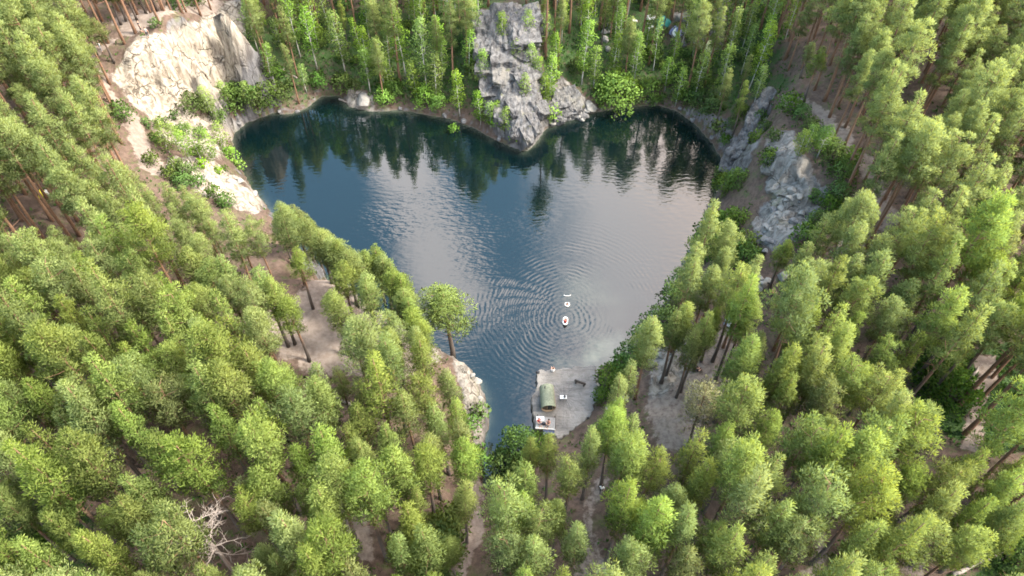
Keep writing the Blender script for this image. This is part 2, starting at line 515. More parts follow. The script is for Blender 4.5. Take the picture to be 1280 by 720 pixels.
# ------------------------------------------------------------------ ground material and sheet
def ground_material():
    m = bpy.data.materials.new('forest_ground'); m.use_nodes = True
    t = NT(m.node_tree)
    P = t.n('ShaderNodeNewGeometry').outputs['Position']
    n1 = t.noise(P, .35, 6, .6); n2 = t.noise(P, 1.7, 6, .65); n3 = t.noise(P, 7, 5, .7)
    rock, pale, sand, green = (t.attr(k) for k in ('rock', 'pale', 'sand', 'green'))
    litter = t.mix(t.step(n2, .3, .7), (0.052, 0.037, 0.028), (0.10, 0.070, 0.056))
    litter = t.mix(t.step(n1, .52, .72, 0, .55), litter, (0.075, 0.088, 0.034))
    litter = t.mix(t.step(n3, .60, .75, 0, .6), litter, (0.14, 0.11, 0.09))
    soil = t.mix(t.step(n2, .3, .75), (0.13, 0.102, 0.086), (0.20, 0.168, 0.146))
    soil = t.mix(t.step(n3, .58, .75, 0, .5), soil, (0.20, 0.15, 0.115))
    jag = lambda a, k: t.step(t.math('ADD', a, t.math('MULTIPLY', t.math('SUBTRACT', n2, .5), k)), .35, .65)
    litter = t.mix(t.step(t.noise(P, .9, 5, .6), .56, .66, 0, .75), litter, t.mix(t.step(n3, .4, .6), (0.035, 0.05, 0.018), (0.07, 0.085, 0.03)))
    c = t.mix(jag(sand, .9), litter, soil)
    grn = t.mix(t.step(n3, .35, .65), (0.016, 0.036, 0.012), (0.042, 0.072, 0.022))
    c = t.mix(jag(green, 1.3), c, grn)
    # rock: stained faces with dark joints, streaks running down the steep ones
    mp = t.n('ShaderNodeMapping'); t.put(mp.inputs[0], P); mp.inputs['Scale'].default_value = (1, 1, .22)
    st = t.noise(mp.outputs[0], 1.5, 6, .65, .6)
    wv = t.noise(P, .8, 3, .5, 0, True)
    vq = t.vec('ADD', P, t.vec('SCALE', wv, None, 1.6))
    vo = t.n('ShaderNodeTexVoronoi', feature='DISTANCE_TO_EDGE'); t.put(vo.inputs['Vector'], vq); vo.inputs['Scale'].default_value = .42
    joint = t.math('MULTIPLY', t.step(vo.outputs[0], .045, .0), t.step(n1, .42, .6))
    grey = t.mix(t.step(st, .3, .7), (0.050, 0.049, 0.052), (0.125, 0.123, 0.128))
    white = t.mix(t.step(st, .36, .60), (0.135, 0.112, 0.088), (0.30, 0.268, 0.222))
    rk = t.mix(pale, grey, white)
    rk = t.mix(t.step(n3, .56, .72, 0, .5), rk, t.mix(pale, (0.13, 0.12, 0.11), (0.42, 0.36, 0.28)))
    rk = t.mix(t.math('MULTIPLY', t.step(n1, .55, .7), t.math('SUBTRACT', .75, t.math('MULTIPLY', pale, .6))), rk, (0.10, 0.105, 0.055))
    rk = t.mix(t.math('MULTIPLY', joint, .8), rk, (0.07, 0.06, 0.05))
    c = t.mix(jag(rock, .8), c, rk)
    z = t.n('ShaderNodeSeparateXYZ'); t.put(z.inputs[0], P)
    c = t.mix(t.step(z.outputs[2], .22, .02), c, t.mix(.5, c, (0.10, 0.095, 0.08)))      # the wet line at the water's edge
    bs = t.n('ShaderNodeBsdfPrincipled'); t.put(bs.inputs['Base Color'], c)
    bs.inputs['Roughness'].default_value = .9; bs.inputs['Specular IOR Level'].default_value = .15
    bp = t.n('ShaderNodeBump'); bp.inputs['Strength'].default_value = .8; bp.inputs['Distance'].default_value = .35
    hgt = t.math('ADD', t.math('MULTIPLY', st, t.math('MULTIPLY', rock, 1.4)), t.math('MULTIPLY', n3, .35))
    hgt = t.math('SUBTRACT', hgt, t.math('MULTIPLY', joint, rock))
    t.put(bp.inputs['Height'], hgt); t.put(bs.inputs['Normal'], bp.outputs[0])
    o = t.n('ShaderNodeOutputMaterial'); t.put(o.inputs[0], bs.outputs[0])
    return m


M_GROUND = ground_material()


def grid_mesh(name, xs, ys, z, mats, attrs):
    nx, ny = len(xs), len(ys)
    X, Y = np.meshgrid(xs, ys)
    co = np.stack([X, Y, z], -1).reshape(-1, 3).astype(np.float32)
    i = np.arange(nx * ny).reshape(ny, nx)
    q = np.stack([i[:-1, :-1], i[:-1, 1:], i[1:, 1:], i[1:, :-1]], -1).reshape(-1, 4).astype(np.int32)
    me = bpy.data.meshes.new(name)
    me.vertices.add(len(co)); me.vertices.foreach_set('co', co.ravel())
    me.loops.add(q.size); me.loops.foreach_set('vertex_index', q.ravel())
    me.polygons.add(len(q)); me.polygons.foreach_set('loop_start', np.arange(0, q.size, 4, dtype=np.int32))
    me.polygons.foreach_set('use_smooth', [True] * len(q))
    for m in mats: me.materials.append(m)
    for k, a in attrs.items():
        t = me.attributes.new(k, 'FLOAT', 'POINT'); t.data.foreach_set('value', np.asarray(a, np.float32).ravel())
    me.update(calc_edges=True); me.validate()
    return me


# steep rock is broken into upright columns and ledges
gl = np.maximum(slope, .05)
amt = ROCK * sstep(slope, .55, 1.2) * sstep(LD, .2, 1.5)
along = (GX * gy_ - GY * gx_) / gl
push = (cells(along * .5, GZ * .07, 51) - .45) * np.where(PALE > .5, 1.0, 1.8) + (cells(along * 1.1, GZ * .5, 61) - .5) * .8 + (fbm(along * .9, GZ * .9, 71) - .5) * .5
OX, OY = -gx_ / gl * push * amt, -gy_ / gl * push * amt
gme = grid_mesh('ground', XS, YS, GZ, [M_GROUND], dict(rock=ROCK, pale=PALE, sand=SAND, green=GREEN))
co_ = np.empty(len(gme.vertices) * 3, np.float32); gme.vertices.foreach_get('co', co_); co_ = co_.reshape(-1, 3)
co_[:, 0] += OX.ravel(); co_[:, 1] += OY.ravel(); gme.vertices.foreach_set('co', co_.ravel()); gme.update()
tag(link('ground', gme), kind='structure')


# ------------------------------------------------------------------ water
def water_material():
    m = bpy.data.materials.new('lake_water'); m.use_nodes = True
    t = NT(m.node_tree)
    P = t.n('ShaderNodeNewGeometry').outputs['Position']
    sh = t.attr('shallow')
    hs = None
    for (px, py, k, amp, reach) in ((708, 398, 10.2, 1.0, 17.0), (708, 374, 9.0, .6, 21.0)):
        c = at(px, py, 0)
        wob = t.math('MULTIPLY', t.math('SUBTRACT', t.noise(P, .22, 3), .5), 1.6)
        d = t.math('ADD', t.vec('DISTANCE', P, tuple(c)), wob)
        s = t.math('SINE', t.math('MULTIPLY', d, k))
        fall = t.math('MULTIPLY', t.step(d, reach, reach * .35), t.step(d, .3, 1.6))
        brk = t.step(t.noise(P, .12, 3), .36, .62, .06, 1.0)
        q = t.math('MULTIPLY', t.math('MULTIPLY', s, fall), t.math('MULTIPLY', brk, amp))
        hs = q if hs is None else t.math('ADD', hs, q)
    mp = t.n('ShaderNodeMapping'); t.put(mp.inputs[0], P); mp.inputs['Scale'].default_value = (.55, 1.5, 1); mp.inputs['Rotation'].default_value = (0, 0, math.radians(-14))
    rip = t.noise(mp.outputs[0], 1.3, 2, .5)
    calm = t.step(t.noise(P, .05, 2), .38, .62, .15, 1.0)
    h = t.math('ADD', t.math('MULTIPLY', hs, .0056), t.math('MULTIPLY', t.math('MULTIPLY', rip, calm), .037))
    bp = t.n('ShaderNodeBump'); bp.inputs['Strength'].default_value = 1.0; bp.inputs['Distance'].default_value = 1.0
    t.put(bp.inputs['Height'], h)
    bs = t.n('ShaderNodeBsdfPrincipled')
    n2 = t.noise(P, .5, 4)
    bed = t.mix(t.step(n2, .35, .65), (0.05, 0.065, 0.048), (0.085, 0.098, 0.072))
    t.put(bs.inputs['Base Color'], t.mix(t.math('MULTIPLY', sh, t.step(n2, .2, .6, .5, 1)), (0.0008, 0.0040, 0.0048), bed))
    bs.inputs['Roughness'].default_value = .025
    bs.inputs['IOR'].default_value = 1.59
    bs.inputs['Specular IOR Level'].default_value = .5
    t.put(bs.inputs['Normal'], bp.outputs[0])
    o = t.n('ShaderNodeOutputMaterial'); t.put(o.inputs[0], bs.outputs[0])
    return m


lx = [p[0] for p in lake_poly]; ly = [p[1] for p in lake_poly]
WX = np.arange(min(lx) - 4, max(lx) + 4, .5); WY = np.arange(min(ly) - 3, max(ly) + 4, .5)
wX, wY = np.meshgrid(WX, WY)
wpx, wpy = project(wX, wY, wX * 0)
shal = np.zeros(wX.shape)
for poly, fe, s in (([(738, 425), (775, 415), (790, 436), (768, 470), (735, 470), (728, 450)], 10, .85), ([(590, 545), (606, 540), (618, 575), (626, 615), (595, 615)], 7, .7),
                    ([(705, 345), (745, 345), (775, 385), (770, 430), (720, 430), (704, 395)], 18, .16), ([(690, 445), (745, 450), (745, 470), (690, 470)], 7, .3)):
    shal = np.maximum(shal, pmask(wpx, wpy, poly, fe) * s)
wd = polydist(wX, wY, lake_poly)
shal = np.maximum(shal, np.exp(-wd / .45) * .6)
tag(link('lake_water', grid_mesh('lake_water', WX, WY, wX * 0, [water_material()], dict(shallow=shal))), kind='structure')


# ------------------------------------------------------------------ the fractured outcrops
def rock_material():
    m = bpy.data.materials.new('outcrop_rock'); m.use_nodes = True
    t = NT(m.node_tree)
    P = t.n('ShaderNodeNewGeometry').outputs['Position']
    mp = t.n('ShaderNodeMapping'); t.put(mp.inputs[0], P); mp.inputs['Scale'].default_value = (1.4, 1.4, .22); mp.inputs['Rotation'].default_value = (.35, .1, 0)
    a, b, c3 = t.noise(mp.outputs[0], 1.1, 6, .65, .5), t.noise(P, .4, 5, .6), t.noise(P, 6, 5, .7)
    c = t.mix(t.step(a, .3, .7), (0.032, 0.031, 0.032), (0.14, 0.136, 0.136))
    c = t.mix(t.step(b, .52, .68, 0, .7), c, (0.155, 0.145, 0.128))
    c = t.mix(t.step(c3, .56, .7, 0, .45), c, (0.03, 0.03, 0.028))
    c = t.mix(t.step(t.noise(P, .8, 4), .62, .72, 0, .7), c, (0.06, 0.065, 0.025))
    bs = t.n('ShaderNodeBsdfPrincipled'); t.put(bs.inputs['Base Color'], c); bs.inputs['Roughness'].default_value = .9; bs.inputs['Specular IOR Level'].default_value = .2
    bp = t.n('ShaderNodeBump'); bp.inputs['Strength'].default_value = .9; bp.inputs['Distance'].default_value = .3
    t.put(bp.inputs['Height'], t.math('ADD', a, t.math('MULTIPLY', c3, .4))); t.put(bs.inputs['Normal'], bp.outputs[0])
    t.put(t.n('ShaderNodeOutputMaterial').inputs[0], bs.outputs[0])
    return m


M_OUT = rock_material()


def outcrop(blocks, seed, label):
    """one mass of jointed blocks: (px, py, width, depth, height, turn)"""
    import bmesh
    rd = random.Random(seed)
    out = MB()
    for px, py, wx, wy, wz, rz in blocks:
        b = gat(px, py); wx *= 1.5; wy *= 1.45; wz *= 1.1
        M = Matrix.Translation((b.x, b.y, b.z - wz * .06)) @ Euler((rd.uniform(.55, .72), rd.uniform(-.10, .10), rz + rd.uniform(-.2, .2))).to_matrix().to_4x4() @ Matrix.Diagonal((wx / 2, wy / 2, wz / 2, 1))
        bm = bmesh.new(); bmesh.ops.create_cube(bm, size=2)
        bmesh.ops.subdivide_edges(bm, edges=bm.edges[:], cuts=11, use_grid_fill=True)
        pl = [(Vector((rd.gauss(0, 1), rd.gauss(0, 1), rd.gauss(0, .7))).normalized(), rd.uniform(.86, 1.25)) for _ in range(8)]
        bm.verts.ensure_lookup_table()
        vs = []
        for v in bm.verts:
            for n, d in pl:
                e = v.co.dot(n) - d
                if e > 0: v.co -= n * e * .95
            w_ = M @ v.co
            q = noise.fractal(w_ * .55, .9, 2.1, 4) * .5 + noise.fractal(Vector((w_.x * 1.6, w_.y * 1.6, w_.z * .35)), .9, 2, 3) * .35
            cr = noise.voronoi(Vector((w_.x * .8, w_.y * .8, w_.z * .28)))[0]
            q -= max(0, .12 - (cr[1] - cr[0])) * 2.2
            vs.append(w_ + (w_ - M.translation).normalized() * q * .75)
        bm.verts.index_update()
        out.add(vs, [[v.index for v in f.verts] for f in bm.faces]); bm.free()
    me = out.mesh('rock_outcrop', M_OUT)
    return tag(link('rock_outcrop', me), label, 'rock outcrop')


outcrop([(654, 172, 1.6, 2.2, 4.6, .5), (646, 160, 2.4, 2.6, 4.2, .3), (662, 158, 1.6, 2.6, 4.6, .6), (634, 148, 3.2, 2.6, 3.2, .2), (650, 140, 3.0, 2.8, 4.2, .4), (666, 138, 2.0, 2.6, 4.4, .7), (620, 132, 2.6, 2.4, 2.6, .1), (636, 120, 3.2, 3.0, 3.4, .3), (656, 116, 3.2, 3.0, 3.6, .5),
         (616, 108, 2.6, 2.6, 3.0, .1), (632, 96, 3.4, 3.0, 3.2, .2), (652, 92, 3.0, 3.0, 3.4, .5), (668, 104, 2.0, 2.2, 3.0, .7), (612, 84, 2.8, 2.6, 3.0, 0), (632, 72, 3.6, 3.2, 3.0, .2), (654, 66, 3.2, 2.8, 3.2, .3), (610, 58, 3.2, 2.8, 3.2, -.1), (630, 46, 3.8, 3.2, 3.2, .15), (652, 42, 3.4, 3.0, 3.2, .3),
         (612, 32, 3.2, 3.0, 3.0, 0), (634, 24, 3.6, 3.0, 3.0, .2), (656, 22, 3.2, 2.8, 3.0, .2), (668, 34, 2.0, 2.4, 2.6, .5)], 5, 'tall grey fractured rock rising from the far shore in a sharp corner at the water')
outcrop([(696, 146, 1.8, 1.8, 1.8, .6), (706, 138, 2.2, 2.0, 2.4, .3), (718, 134, 2.0, 2.0, 2.0, .8), (700, 126, 2.2, 2.2, 2.4, .4), (712, 120, 1.8, 2.0, 2.0, .5), (690, 134, 1.6, 1.8, 2.2, .2), (726, 142, 1.6, 1.4, 1.2, .9)], 8, 'low jagged grey rock at the water between the central rock and the bright willow')
outcrop([(910, 205, 1.4, 2.4, 3.0, -.5), (920, 192, 1.4, 2.6, 3.0, -.5), (930, 176, 1.4, 2.8, 3.0, -.45), (940, 158, 1.4, 2.8, 3.0, -.4), (948, 140, 1.4, 2.6, 2.8, -.4), (956, 126, 1.3, 2.4, 2.4, -.4)], 12, 'narrow grey rock wall slanting up the bank right of the lake')

# ------------------------------------------------------------------ the flat stone landing
M_STONE = bpy.data.materials.new('landing_stone'); M_STONE.use_nodes = True
t = NT(M_STONE.node_tree)
P = t.n('ShaderNodeNewGeometry').outputs['Position']
a1, a2 = t.noise(P, .5, 6, .65), t.noise(P, 5, 6, .7)
mp = t.n('ShaderNodeMapping'); t.put(mp.inputs[0], P); mp.inputs['Rotation'].default_value = (0, 0, .5); mp.inputs['Scale'].default_value = (.35, 2.2, 1)
a3 = t.noise(mp.outputs[0], 1.4, 5, .6)
c = t.mix(t.step(a1, .3, .7), (0.13, 0.12, 0.11), (0.18, 0.17, 0.16))
c = t.mix(t.step(a3, .48, .66, 0, .75), c, (0.085, 0.078, 0.072))
c = t.mix(t.step(t.noise(P, 1.3, 5, .6), .54, .68, 0, .6), c, (0.095, 0.09, 0.08))
c = t.mix(t.step(a2, .58, .72, 0, .4), c, (0.24, 0.23, 0.21))
vo = t.n('ShaderNodeTexVoronoi', feature='DISTANCE_TO_EDGE'); t.put(vo.inputs['Vector'], t.vec('ADD', P, t.vec('SCALE', t.noise(P, .7, 3, .5, 0, True), None, 1.5))); vo.inputs['Scale'].default_value = .3
c = t.mix(t.step(vo.outputs[0], .02, 0, 0, .5), c, (0.11, 0.10, 0.09))
bs = t.n('ShaderNodeBsdfPrincipled'); t.put(bs.inputs['Base Color'], c); bs.inputs['Roughness'].default_value = .9
bp = t.n('ShaderNodeBump'); bp.inputs['Strength'].default_value = .7; bp.inputs['Distance'].default_value = .15
t.put(bp.inputs['Height'], t.math('ADD', a2, a3)); t.put(bs.inputs['Normal'], bp.outputs[0])
t.put(t.n('ShaderNodeOutputMaterial').inputs[0], bs.outputs[0])
ring = []
for i in range(len(PLATP)):
    (x1, y1), (x2, y2) = PLATP[i], PLATP[(i + 1) % len(PLATP)]
    n = max(2, int(math.hypot(x2 - x1, y2 - y1) / .45))
    for k in range(n):
        f = k / n; j = .16 * math.sin(9.1 * (x1 + f * (x2 - x1)) + 5 * y1) + random.uniform(-.12, .12)
        nx_, ny_ = (y2 - y1), -(x2 - x1); q = math.hypot(nx_, ny_)
        ring.append((x1 + f * (x2 - x1) + nx_ / q * j, y1 + f * (y2 - y1) + ny_ / q * j))
cx = sum(p[0] for p in ring) / len(ring); cy = sum(p[1] for p in ring) / len(ring)
vs, fs = [], []
N = len(ring)
for k, (s, z) in enumerate(((1.03, -1.5), (1.015, .5), (1.0, 1.0), (.975, 1.1))):
    vs += [(cx + (x - cx) * s, cy + (y - cy) * s, z) for x, y in ring]
for s in (.85, .7, .55, .4, .25, .1):
    vs += [(cx + (x - cx) * s, cy + (y - cy) * s, 1.1 + random.uniform(-.035, .035)) for x, y in ring]
for k in range(9):
    for i in range(N): fs.append((k * N + i, k * N + (i + 1) % N, (k + 1) * N + (i + 1) % N, (k + 1) * N + i))
vs.append((cx, cy, 1.1)); fs += [(9 * N + i, 9 * N + (i + 1) % N, len(vs) - 1) for i in range(N)]
ar = sum(ring[i][0] * ring[(i + 1) % N][1] - ring[(i + 1) % N][0] * ring[i][1] for i in range(N))
if ar < 0: fs = [f[::-1] for f in fs]
tag(link('stone_platform', mesh('stone_platform', vs, fs, [M_STONE])), kind='structure')


# ------------------------------------------------------------------ tree materials
def leaf_material(name, dark, light, hue=0.02, trans=0.35):
    m = bpy.data.materials.new(name); m.use_nodes = True
    t = NT(m.node_tree)
    oi = t.n('ShaderNodeObjectInfo').outputs['Random']
    tint = t.attr('tint')
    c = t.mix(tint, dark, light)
    hv = t.n('ShaderNodeHueSaturation')
    t.put(hv.inputs['Hue'], t.math('ADD', .5 - hue / 2, t.math('MULTIPLY', oi, hue)))
    t.put(hv.inputs['Saturation'], t.math('ADD', .80, t.math('MULTIPLY', t.math('FRACT', t.math('MULTIPLY', oi, 7.3)), .22)))
    t.put(hv.inputs['Value'], t.math('ADD', .80, t.math('MULTIPLY', t.math('FRACT', t.math('MULTIPLY', oi, 13.7)), .40)))
    t.put(hv.inputs['Color'], c)
    d = t.n('ShaderNodeBsdfDiffuse'); t.put(d.inputs[0], hv.outputs[0])
    tr = t.n('ShaderNodeBsdfTranslucent'); t.put(tr.inputs[0], t.mix(1.0, hv.outputs[0], (1.25, 1.2, .7), 'MULTIPLY'))
    mx = t.n('ShaderNodeMixShader'); mx.inputs[0].default_value = trans
    t.put(mx.inputs[1], d.outputs[0]); t.put(mx.inputs[2], tr.outputs[0])
    t.put(t.n('ShaderNodeOutputMaterial').inputs[0], mx.outputs[0])
    return m


def bark_material(name, low, high, z0, z1, dark=(0.03, 0.025, 0.02), bands=False):
    m = bpy.data.materials.new(name); m.use_nodes = True
    t = NT(m.node_tree)
    co = t.n('ShaderNodeTexCoord').outputs['Object']
    sp = t.n('ShaderNodeSeparateXYZ'); t.put(sp.inputs[0], co)
    n1 = t.noise(co, 2.2, 5, .65)
    f = t.step(t.math('ADD', sp.outputs[2], t.math('MULTIPLY', n1, 3)), z0 + 1.5, z1 + 1.5)
    c = t.mix(f, low, high)
    if bands:
        mp = t.n('ShaderNodeMapping'); t.put(mp.inputs[0], co); mp.inputs['Scale'].default_value = (1, 1, 5)
        c = t.mix(t.step(t.noise(mp.outputs[0], 1.5, 3), .58, .68), c, dark)
    else:
        c = t.mix(t.step(n1, .55, .7, 0, .7), c, dark)
    bs = t.n('ShaderNodeBsdfPrincipled'); t.put(bs.inputs['Base Color'], c); bs.inputs['Roughness'].default_value = .9
    t.put(t.n('ShaderNodeOutputMaterial').inputs[0], bs.outputs[0])
    return m


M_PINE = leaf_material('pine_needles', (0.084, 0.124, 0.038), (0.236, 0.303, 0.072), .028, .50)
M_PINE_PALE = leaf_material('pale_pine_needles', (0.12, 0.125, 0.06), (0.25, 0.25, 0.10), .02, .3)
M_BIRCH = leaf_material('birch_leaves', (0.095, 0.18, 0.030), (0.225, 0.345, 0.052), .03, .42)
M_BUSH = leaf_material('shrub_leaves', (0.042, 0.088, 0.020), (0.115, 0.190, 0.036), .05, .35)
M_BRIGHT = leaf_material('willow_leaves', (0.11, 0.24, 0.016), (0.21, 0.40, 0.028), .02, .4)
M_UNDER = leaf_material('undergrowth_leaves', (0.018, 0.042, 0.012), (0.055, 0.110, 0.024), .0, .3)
M_PBARK = bark_material('pine_bark', (0.06, 0.047, 0.04), (0.15, 0.082, 0.048), 5.0, 10.0)
M_BBARK = bark_material('birch_bark', (0.26, 0.25, 0.23), (0.36, 0.345, 0.32), 0, 6, (0.05, 0.045, 0.04), True)
M_DEAD = bark_material('dead_wood', (0.12, 0.09, 0.075), (0.23, 0.195, 0.175), 4, 9, (0.14, 0.10, 0.08))


def crown_mesh(name, clumps, m, spray, leaf_l, leaf_w, droop=0.0, up=0.45, seed=0):
    """clumps: (centre, radius, tint, axis centre); each is a loose shell of small leaf-sized blades"""
    rg = np.random.default_rng(seed)
    V, F, Nn, T = [], [], [], []
    for c, r, tint, ctr in clumps:
        c, ctr = np.array(c), np.array(ctr)
        n = max(6, int(spray * (r / .7) ** 2))
        d = rg.normal(size=(n, 3)); d /= np.linalg.norm(d, axis=1)[:, None]
        d[:, 2] = d[:, 2] * .8 + up * rg.random(n)
        d /= np.linalg.norm(d, axis=1)[:, None]
        rad = r * (.35 + .65 * rg.random(n) ** .6)
        b = c + d * rad[:, None] * np.array([1, 1, .72])
        grow = d + np.array([0, 0, up - droop]) * .8 + rg.normal(size=(n, 3)) * .35
        grow /= np.linalg.norm(grow, axis=1)[:, None]
        side = np.cross(grow, rg.normal(size=(n, 3)))
        side /= np.linalg.norm(side, axis=1)[:, None] + 1e-9
        L = leaf_l * (.6 + .8 * rg.random(n))[:, None]; W = leaf_w * (.6 + .8 * rg.random(n))[:, None]
        out = (c - ctr); out = out / (np.linalg.norm(out) + 1e-6)
        nn = d * .75 + out * .55 + np.array([0, 0, .25]) + rg.normal(size=(n, 3)) * .28
        nn /= np.linalg.norm(nn, axis=1)[:, None]
        geo = np.cross(side, grow)
        flip = (geo * nn).sum(1) < 0
        side[flip] *= -1
        p0, p1, p2, p3 = b, b + grow * L * .5 + side * W, b + grow * L, b + grow * L * .5 - side * W
        k0 = len(V)
        V += list(np.stack([p0, p1, p2, p3], 1).reshape(-1, 3))
        Nn += list(np.repeat(nn, 4, 0))
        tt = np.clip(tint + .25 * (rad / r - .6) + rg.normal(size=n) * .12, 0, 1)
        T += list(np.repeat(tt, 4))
        F += [(k0 + 4 * i, k0 + 4 * i + 1, k0 + 4 * i + 2, k0 + 4 * i + 3) for i in range(n)]
    return mesh(name, V, F, [m], normals=Nn, attrs={'tint': T})


def pine_parts(i, H=19.0, R=2.3, base=.52, form='dome', m=None, nclump=58, spray=135):
    rd = random.Random(100 + i)
    trunk = MB()
    bend = [(0, 0, -1.2)]
    bx, by = rd.uniform(-.35, .35), rd.uniform(-.35, .35)
    for k in range(1, 9):
        f = k / 8
        bend.append((bx * f * f + .08 * math.sin(5 * f + i), by * f * f + .08 * math.cos(4 * f + i), H * .97 * f))
    r0 = .20 + .012 * (H - 15)
    trunk.tube(bend, [r0 * 1.25] + [r0 * (1 - .86 * (k / 8)) for k in range(1, 9)], 7)
    ax = lambda z: (bx * (z / H) ** 2, by * (z / H) ** 2)
    clumps = []
    zb = H * base
    for k in range(nclump):
        f = ((k + .5) / nclump) ** .85
        if form == 'dome': prof = (math.sin(math.pi * min(1, .22 + .70 * f)) ** .6) * (1.0 if f < .75 else 1 - (f - .75) * 1.5)
        elif form == 'cone': prof = (1 - f) ** .62 * min(1, .45 + 2.6 * f)
        else: prof = (.55 + .45 * math.sin(math.pi * (f * 1.3 + .1))) * (1 - .5 * max(0, f - .6) / .4)
        a = k * 2.39996 + rd.uniform(-.5, .5)
        rr = R * max(.05, prof) * rd.uniform(.45, 1.02) * (1 + .22 * math.sin(2 * a + i * 1.7))
        z = zb + f * (H - zb) + rd.uniform(-.4, .4)
        x0, y0 = ax(z)
        c = (x0 + math.cos(a) * rr, y0 + math.sin(a) * rr, z + .25 * rr * .3)
        rad = rd.uniform(.40, .66) * (1.0 if f < .85 else .8) * (R / 1.8) ** .6
        tn = min(1, max(0, .02 + .85 * f + rd.uniform(-.2, .25)))  # lit crown tops and shaded lower boughs put into the needle colour
        mid = (x0, y0, zb + (H - zb) * .35)
        clumps.append((c, rad, tn, mid))
        if rr > .55:
            clumps.append(((x0 + math.cos(a) * rr * .55, y0 + math.sin(a) * rr * .55, c[2] + rd.uniform(-.25, .1)), rad * 1.05, tn * .8, mid))
            a2 = a + rd.choice((-1, 1)) * rd.uniform(.3, .55); r2 = rr * rd.uniform(.75, 1.05)
            clumps.append(((x0 + math.cos(a2) * r2, y0 + math.sin(a2) * r2, c[2] + rd.uniform(-.2, .35)), rad * .8, min(1, tn * 1.05), mid))
        if rr > .7 and k % 2 == 0:
            s = Vector((x0, y0, z - .35 * rr - .2)); e = Vector(c)
            trunk.tube([s, (s + e) / 2 + Vector((0, 0, -.12)), e], [.045, .03, .012], 4, False)
    for k in range(7):                                                          # dry stubs under the crown
        z = H * rd.uniform(base - .22, base + .04); a = rd.uniform(0, 6.28); x0, y0 = ax(z); l = rd.uniform(.5, 1.5)
        trunk.tube([(x0, y0, z), (x0 + math.cos(a) * l, y0 + math.sin(a) * l, z + rd.uniform(-.2, .3))], [.035, .012], 4, False)
    return (trunk.mesh('trunk', M_PBARK, True), crown_mesh('crown', clumps, m or M_PINE, spray, .29, .036, up=.75, seed=i), H, R)


PINES = [pine_parts(0, 18, 1.95, .52, 'dome', nclump=34), pine_parts(1, 18, 1.7, .46, 'cone', nclump=38), pine_parts(2, 19, 2.2, .55, 'dome', nclump=38), pine_parts(3, 17, 1.5, .44, 'cone', nclump=32),
         pine_parts(4, 18, 1.8, .50, 'ovoid', nclump=34), pine_parts(5, 19, 1.65, .55, 'ovoid', nclump=30), pine_parts(6, 17, 2.05, .46, 'cone', nclump=40), pine_parts(7, 15, 1.5, .42, 'cone', nclump=30),
         pine_parts(8, 20, 2.1, .56, 'dome', nclump=36), pine_parts(9, 19, 1.9, .48, 'cone', nclump=38), pine_parts(10, 18, 2.2, .58, 'dome', nclump=28), pine_parts(11, 20, 1.7, .50, 'ovoid', nclump=34)]
PALE_PINE = pine_parts(20, 14, 2.5, .48, 'dome', M_PINE_PALE, 34, 60)


def birch_parts(i, H=11.0, R=1.75, base=.26, n=54, m=None, spray=52):
    rd = random.Random(300 + i)
    trunk = MB()
    bx, by = rd.uniform(-.6, .6), rd.uniform(-.6, .6)
    path = [(0, 0, -.8)] + [(bx * (k / 7) ** 2, by * (k / 7) ** 2, H * .98 * k / 7) for k in range(1, 8)]
    r0 = .05 + .006 * H
    trunk.tube(path, [r0 * 1.2] + [r0 * (1 - .88 * k / 7) for k in range(1, 8)], 6)
    clumps = []
    for k in range(n):
        f = (k + .5) / n
        prof = math.sin(math.pi * (.12 + .84 * f)) ** .8 * (1 - .35 * f)
        a = k * 2.39996 + rd.uniform(-.6, .6); rr = R * prof * rd.uniform(.25, 1.05); z = H * (base + (1 - base) * f)
        q = (z / H) ** 2; x0, y0 = bx * q, by * q
        c = (x0 + rr * math.cos(a), y0 + rr * math.sin(a), z - rr * .15)
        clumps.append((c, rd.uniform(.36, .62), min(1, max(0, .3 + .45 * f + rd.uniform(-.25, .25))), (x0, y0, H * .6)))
        if rr > .5 and k % 2: trunk.tube([(x0, y0, z - .5 * rr), c], [.03, .01], 4, False)
    return (trunk.mesh('trunk', M_BBARK, True), crown_mesh('crown', clumps, m or M_BIRCH, spray, .24, .085, droop=.5, up=.25, seed=500 + i), H, R)


BIRCHES = [birch_parts(0), birch_parts(1, 13, 1.9, .30, 62), birch_parts(2, 9, 1.5, .20, 46), birch_parts(3, 12, 1.5, .32, 48), birch_parts(4, 7, 1.4, .15, 38), birch_parts(5, 12, 2.1, .26, 70)]


def bush_parts(i, R=1.5, Hh=1.9, n=34, m=None, spray=40):
    rd = random.Random(700 + i)
    st, clumps = MB(), []
    for k in range(n):
        f = (k + .5) / n; a = k * 2.39996 + rd.uniform(-.5, .5); rr = R * math.sqrt(max(0, 1 - (f * .95) ** 2)) * rd.uniform(.55, 1.0)
        c = (rr * math.cos(a), rr * math.sin(a), .25 + f * Hh)
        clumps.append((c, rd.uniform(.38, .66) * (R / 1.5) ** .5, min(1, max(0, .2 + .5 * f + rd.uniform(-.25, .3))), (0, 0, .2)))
        if k % 3 == 0: st.tube([(c[0] * .08, c[1] * .08, -.4), (c[0] * .5, c[1] * .5, c[2] * .65), c], [.04, .03, .012], 4, False)
    return (st.mesh('stems', M_PBARK, True), crown_mesh('foliage', clumps, m or M_BUSH, spray, .25, .10, up=.4, seed=800 + i), Hh, R)


BUSHES = [bush_parts(0), bush_parts(1, 1.2, 1.6, 26), bush_parts(2, 1.9, 2.6, 44), bush_parts(3, .8, 1.0, 16)]
BRIGHT = bush_parts(9, 2.3, 2.8, 60, M_BRIGHT)
BROADLEAF = bush_parts(10, 2.6, 5.2, 80, M_BUSH, 44)

TREES = []      # (root, kind, crown pixel, base point, scale)


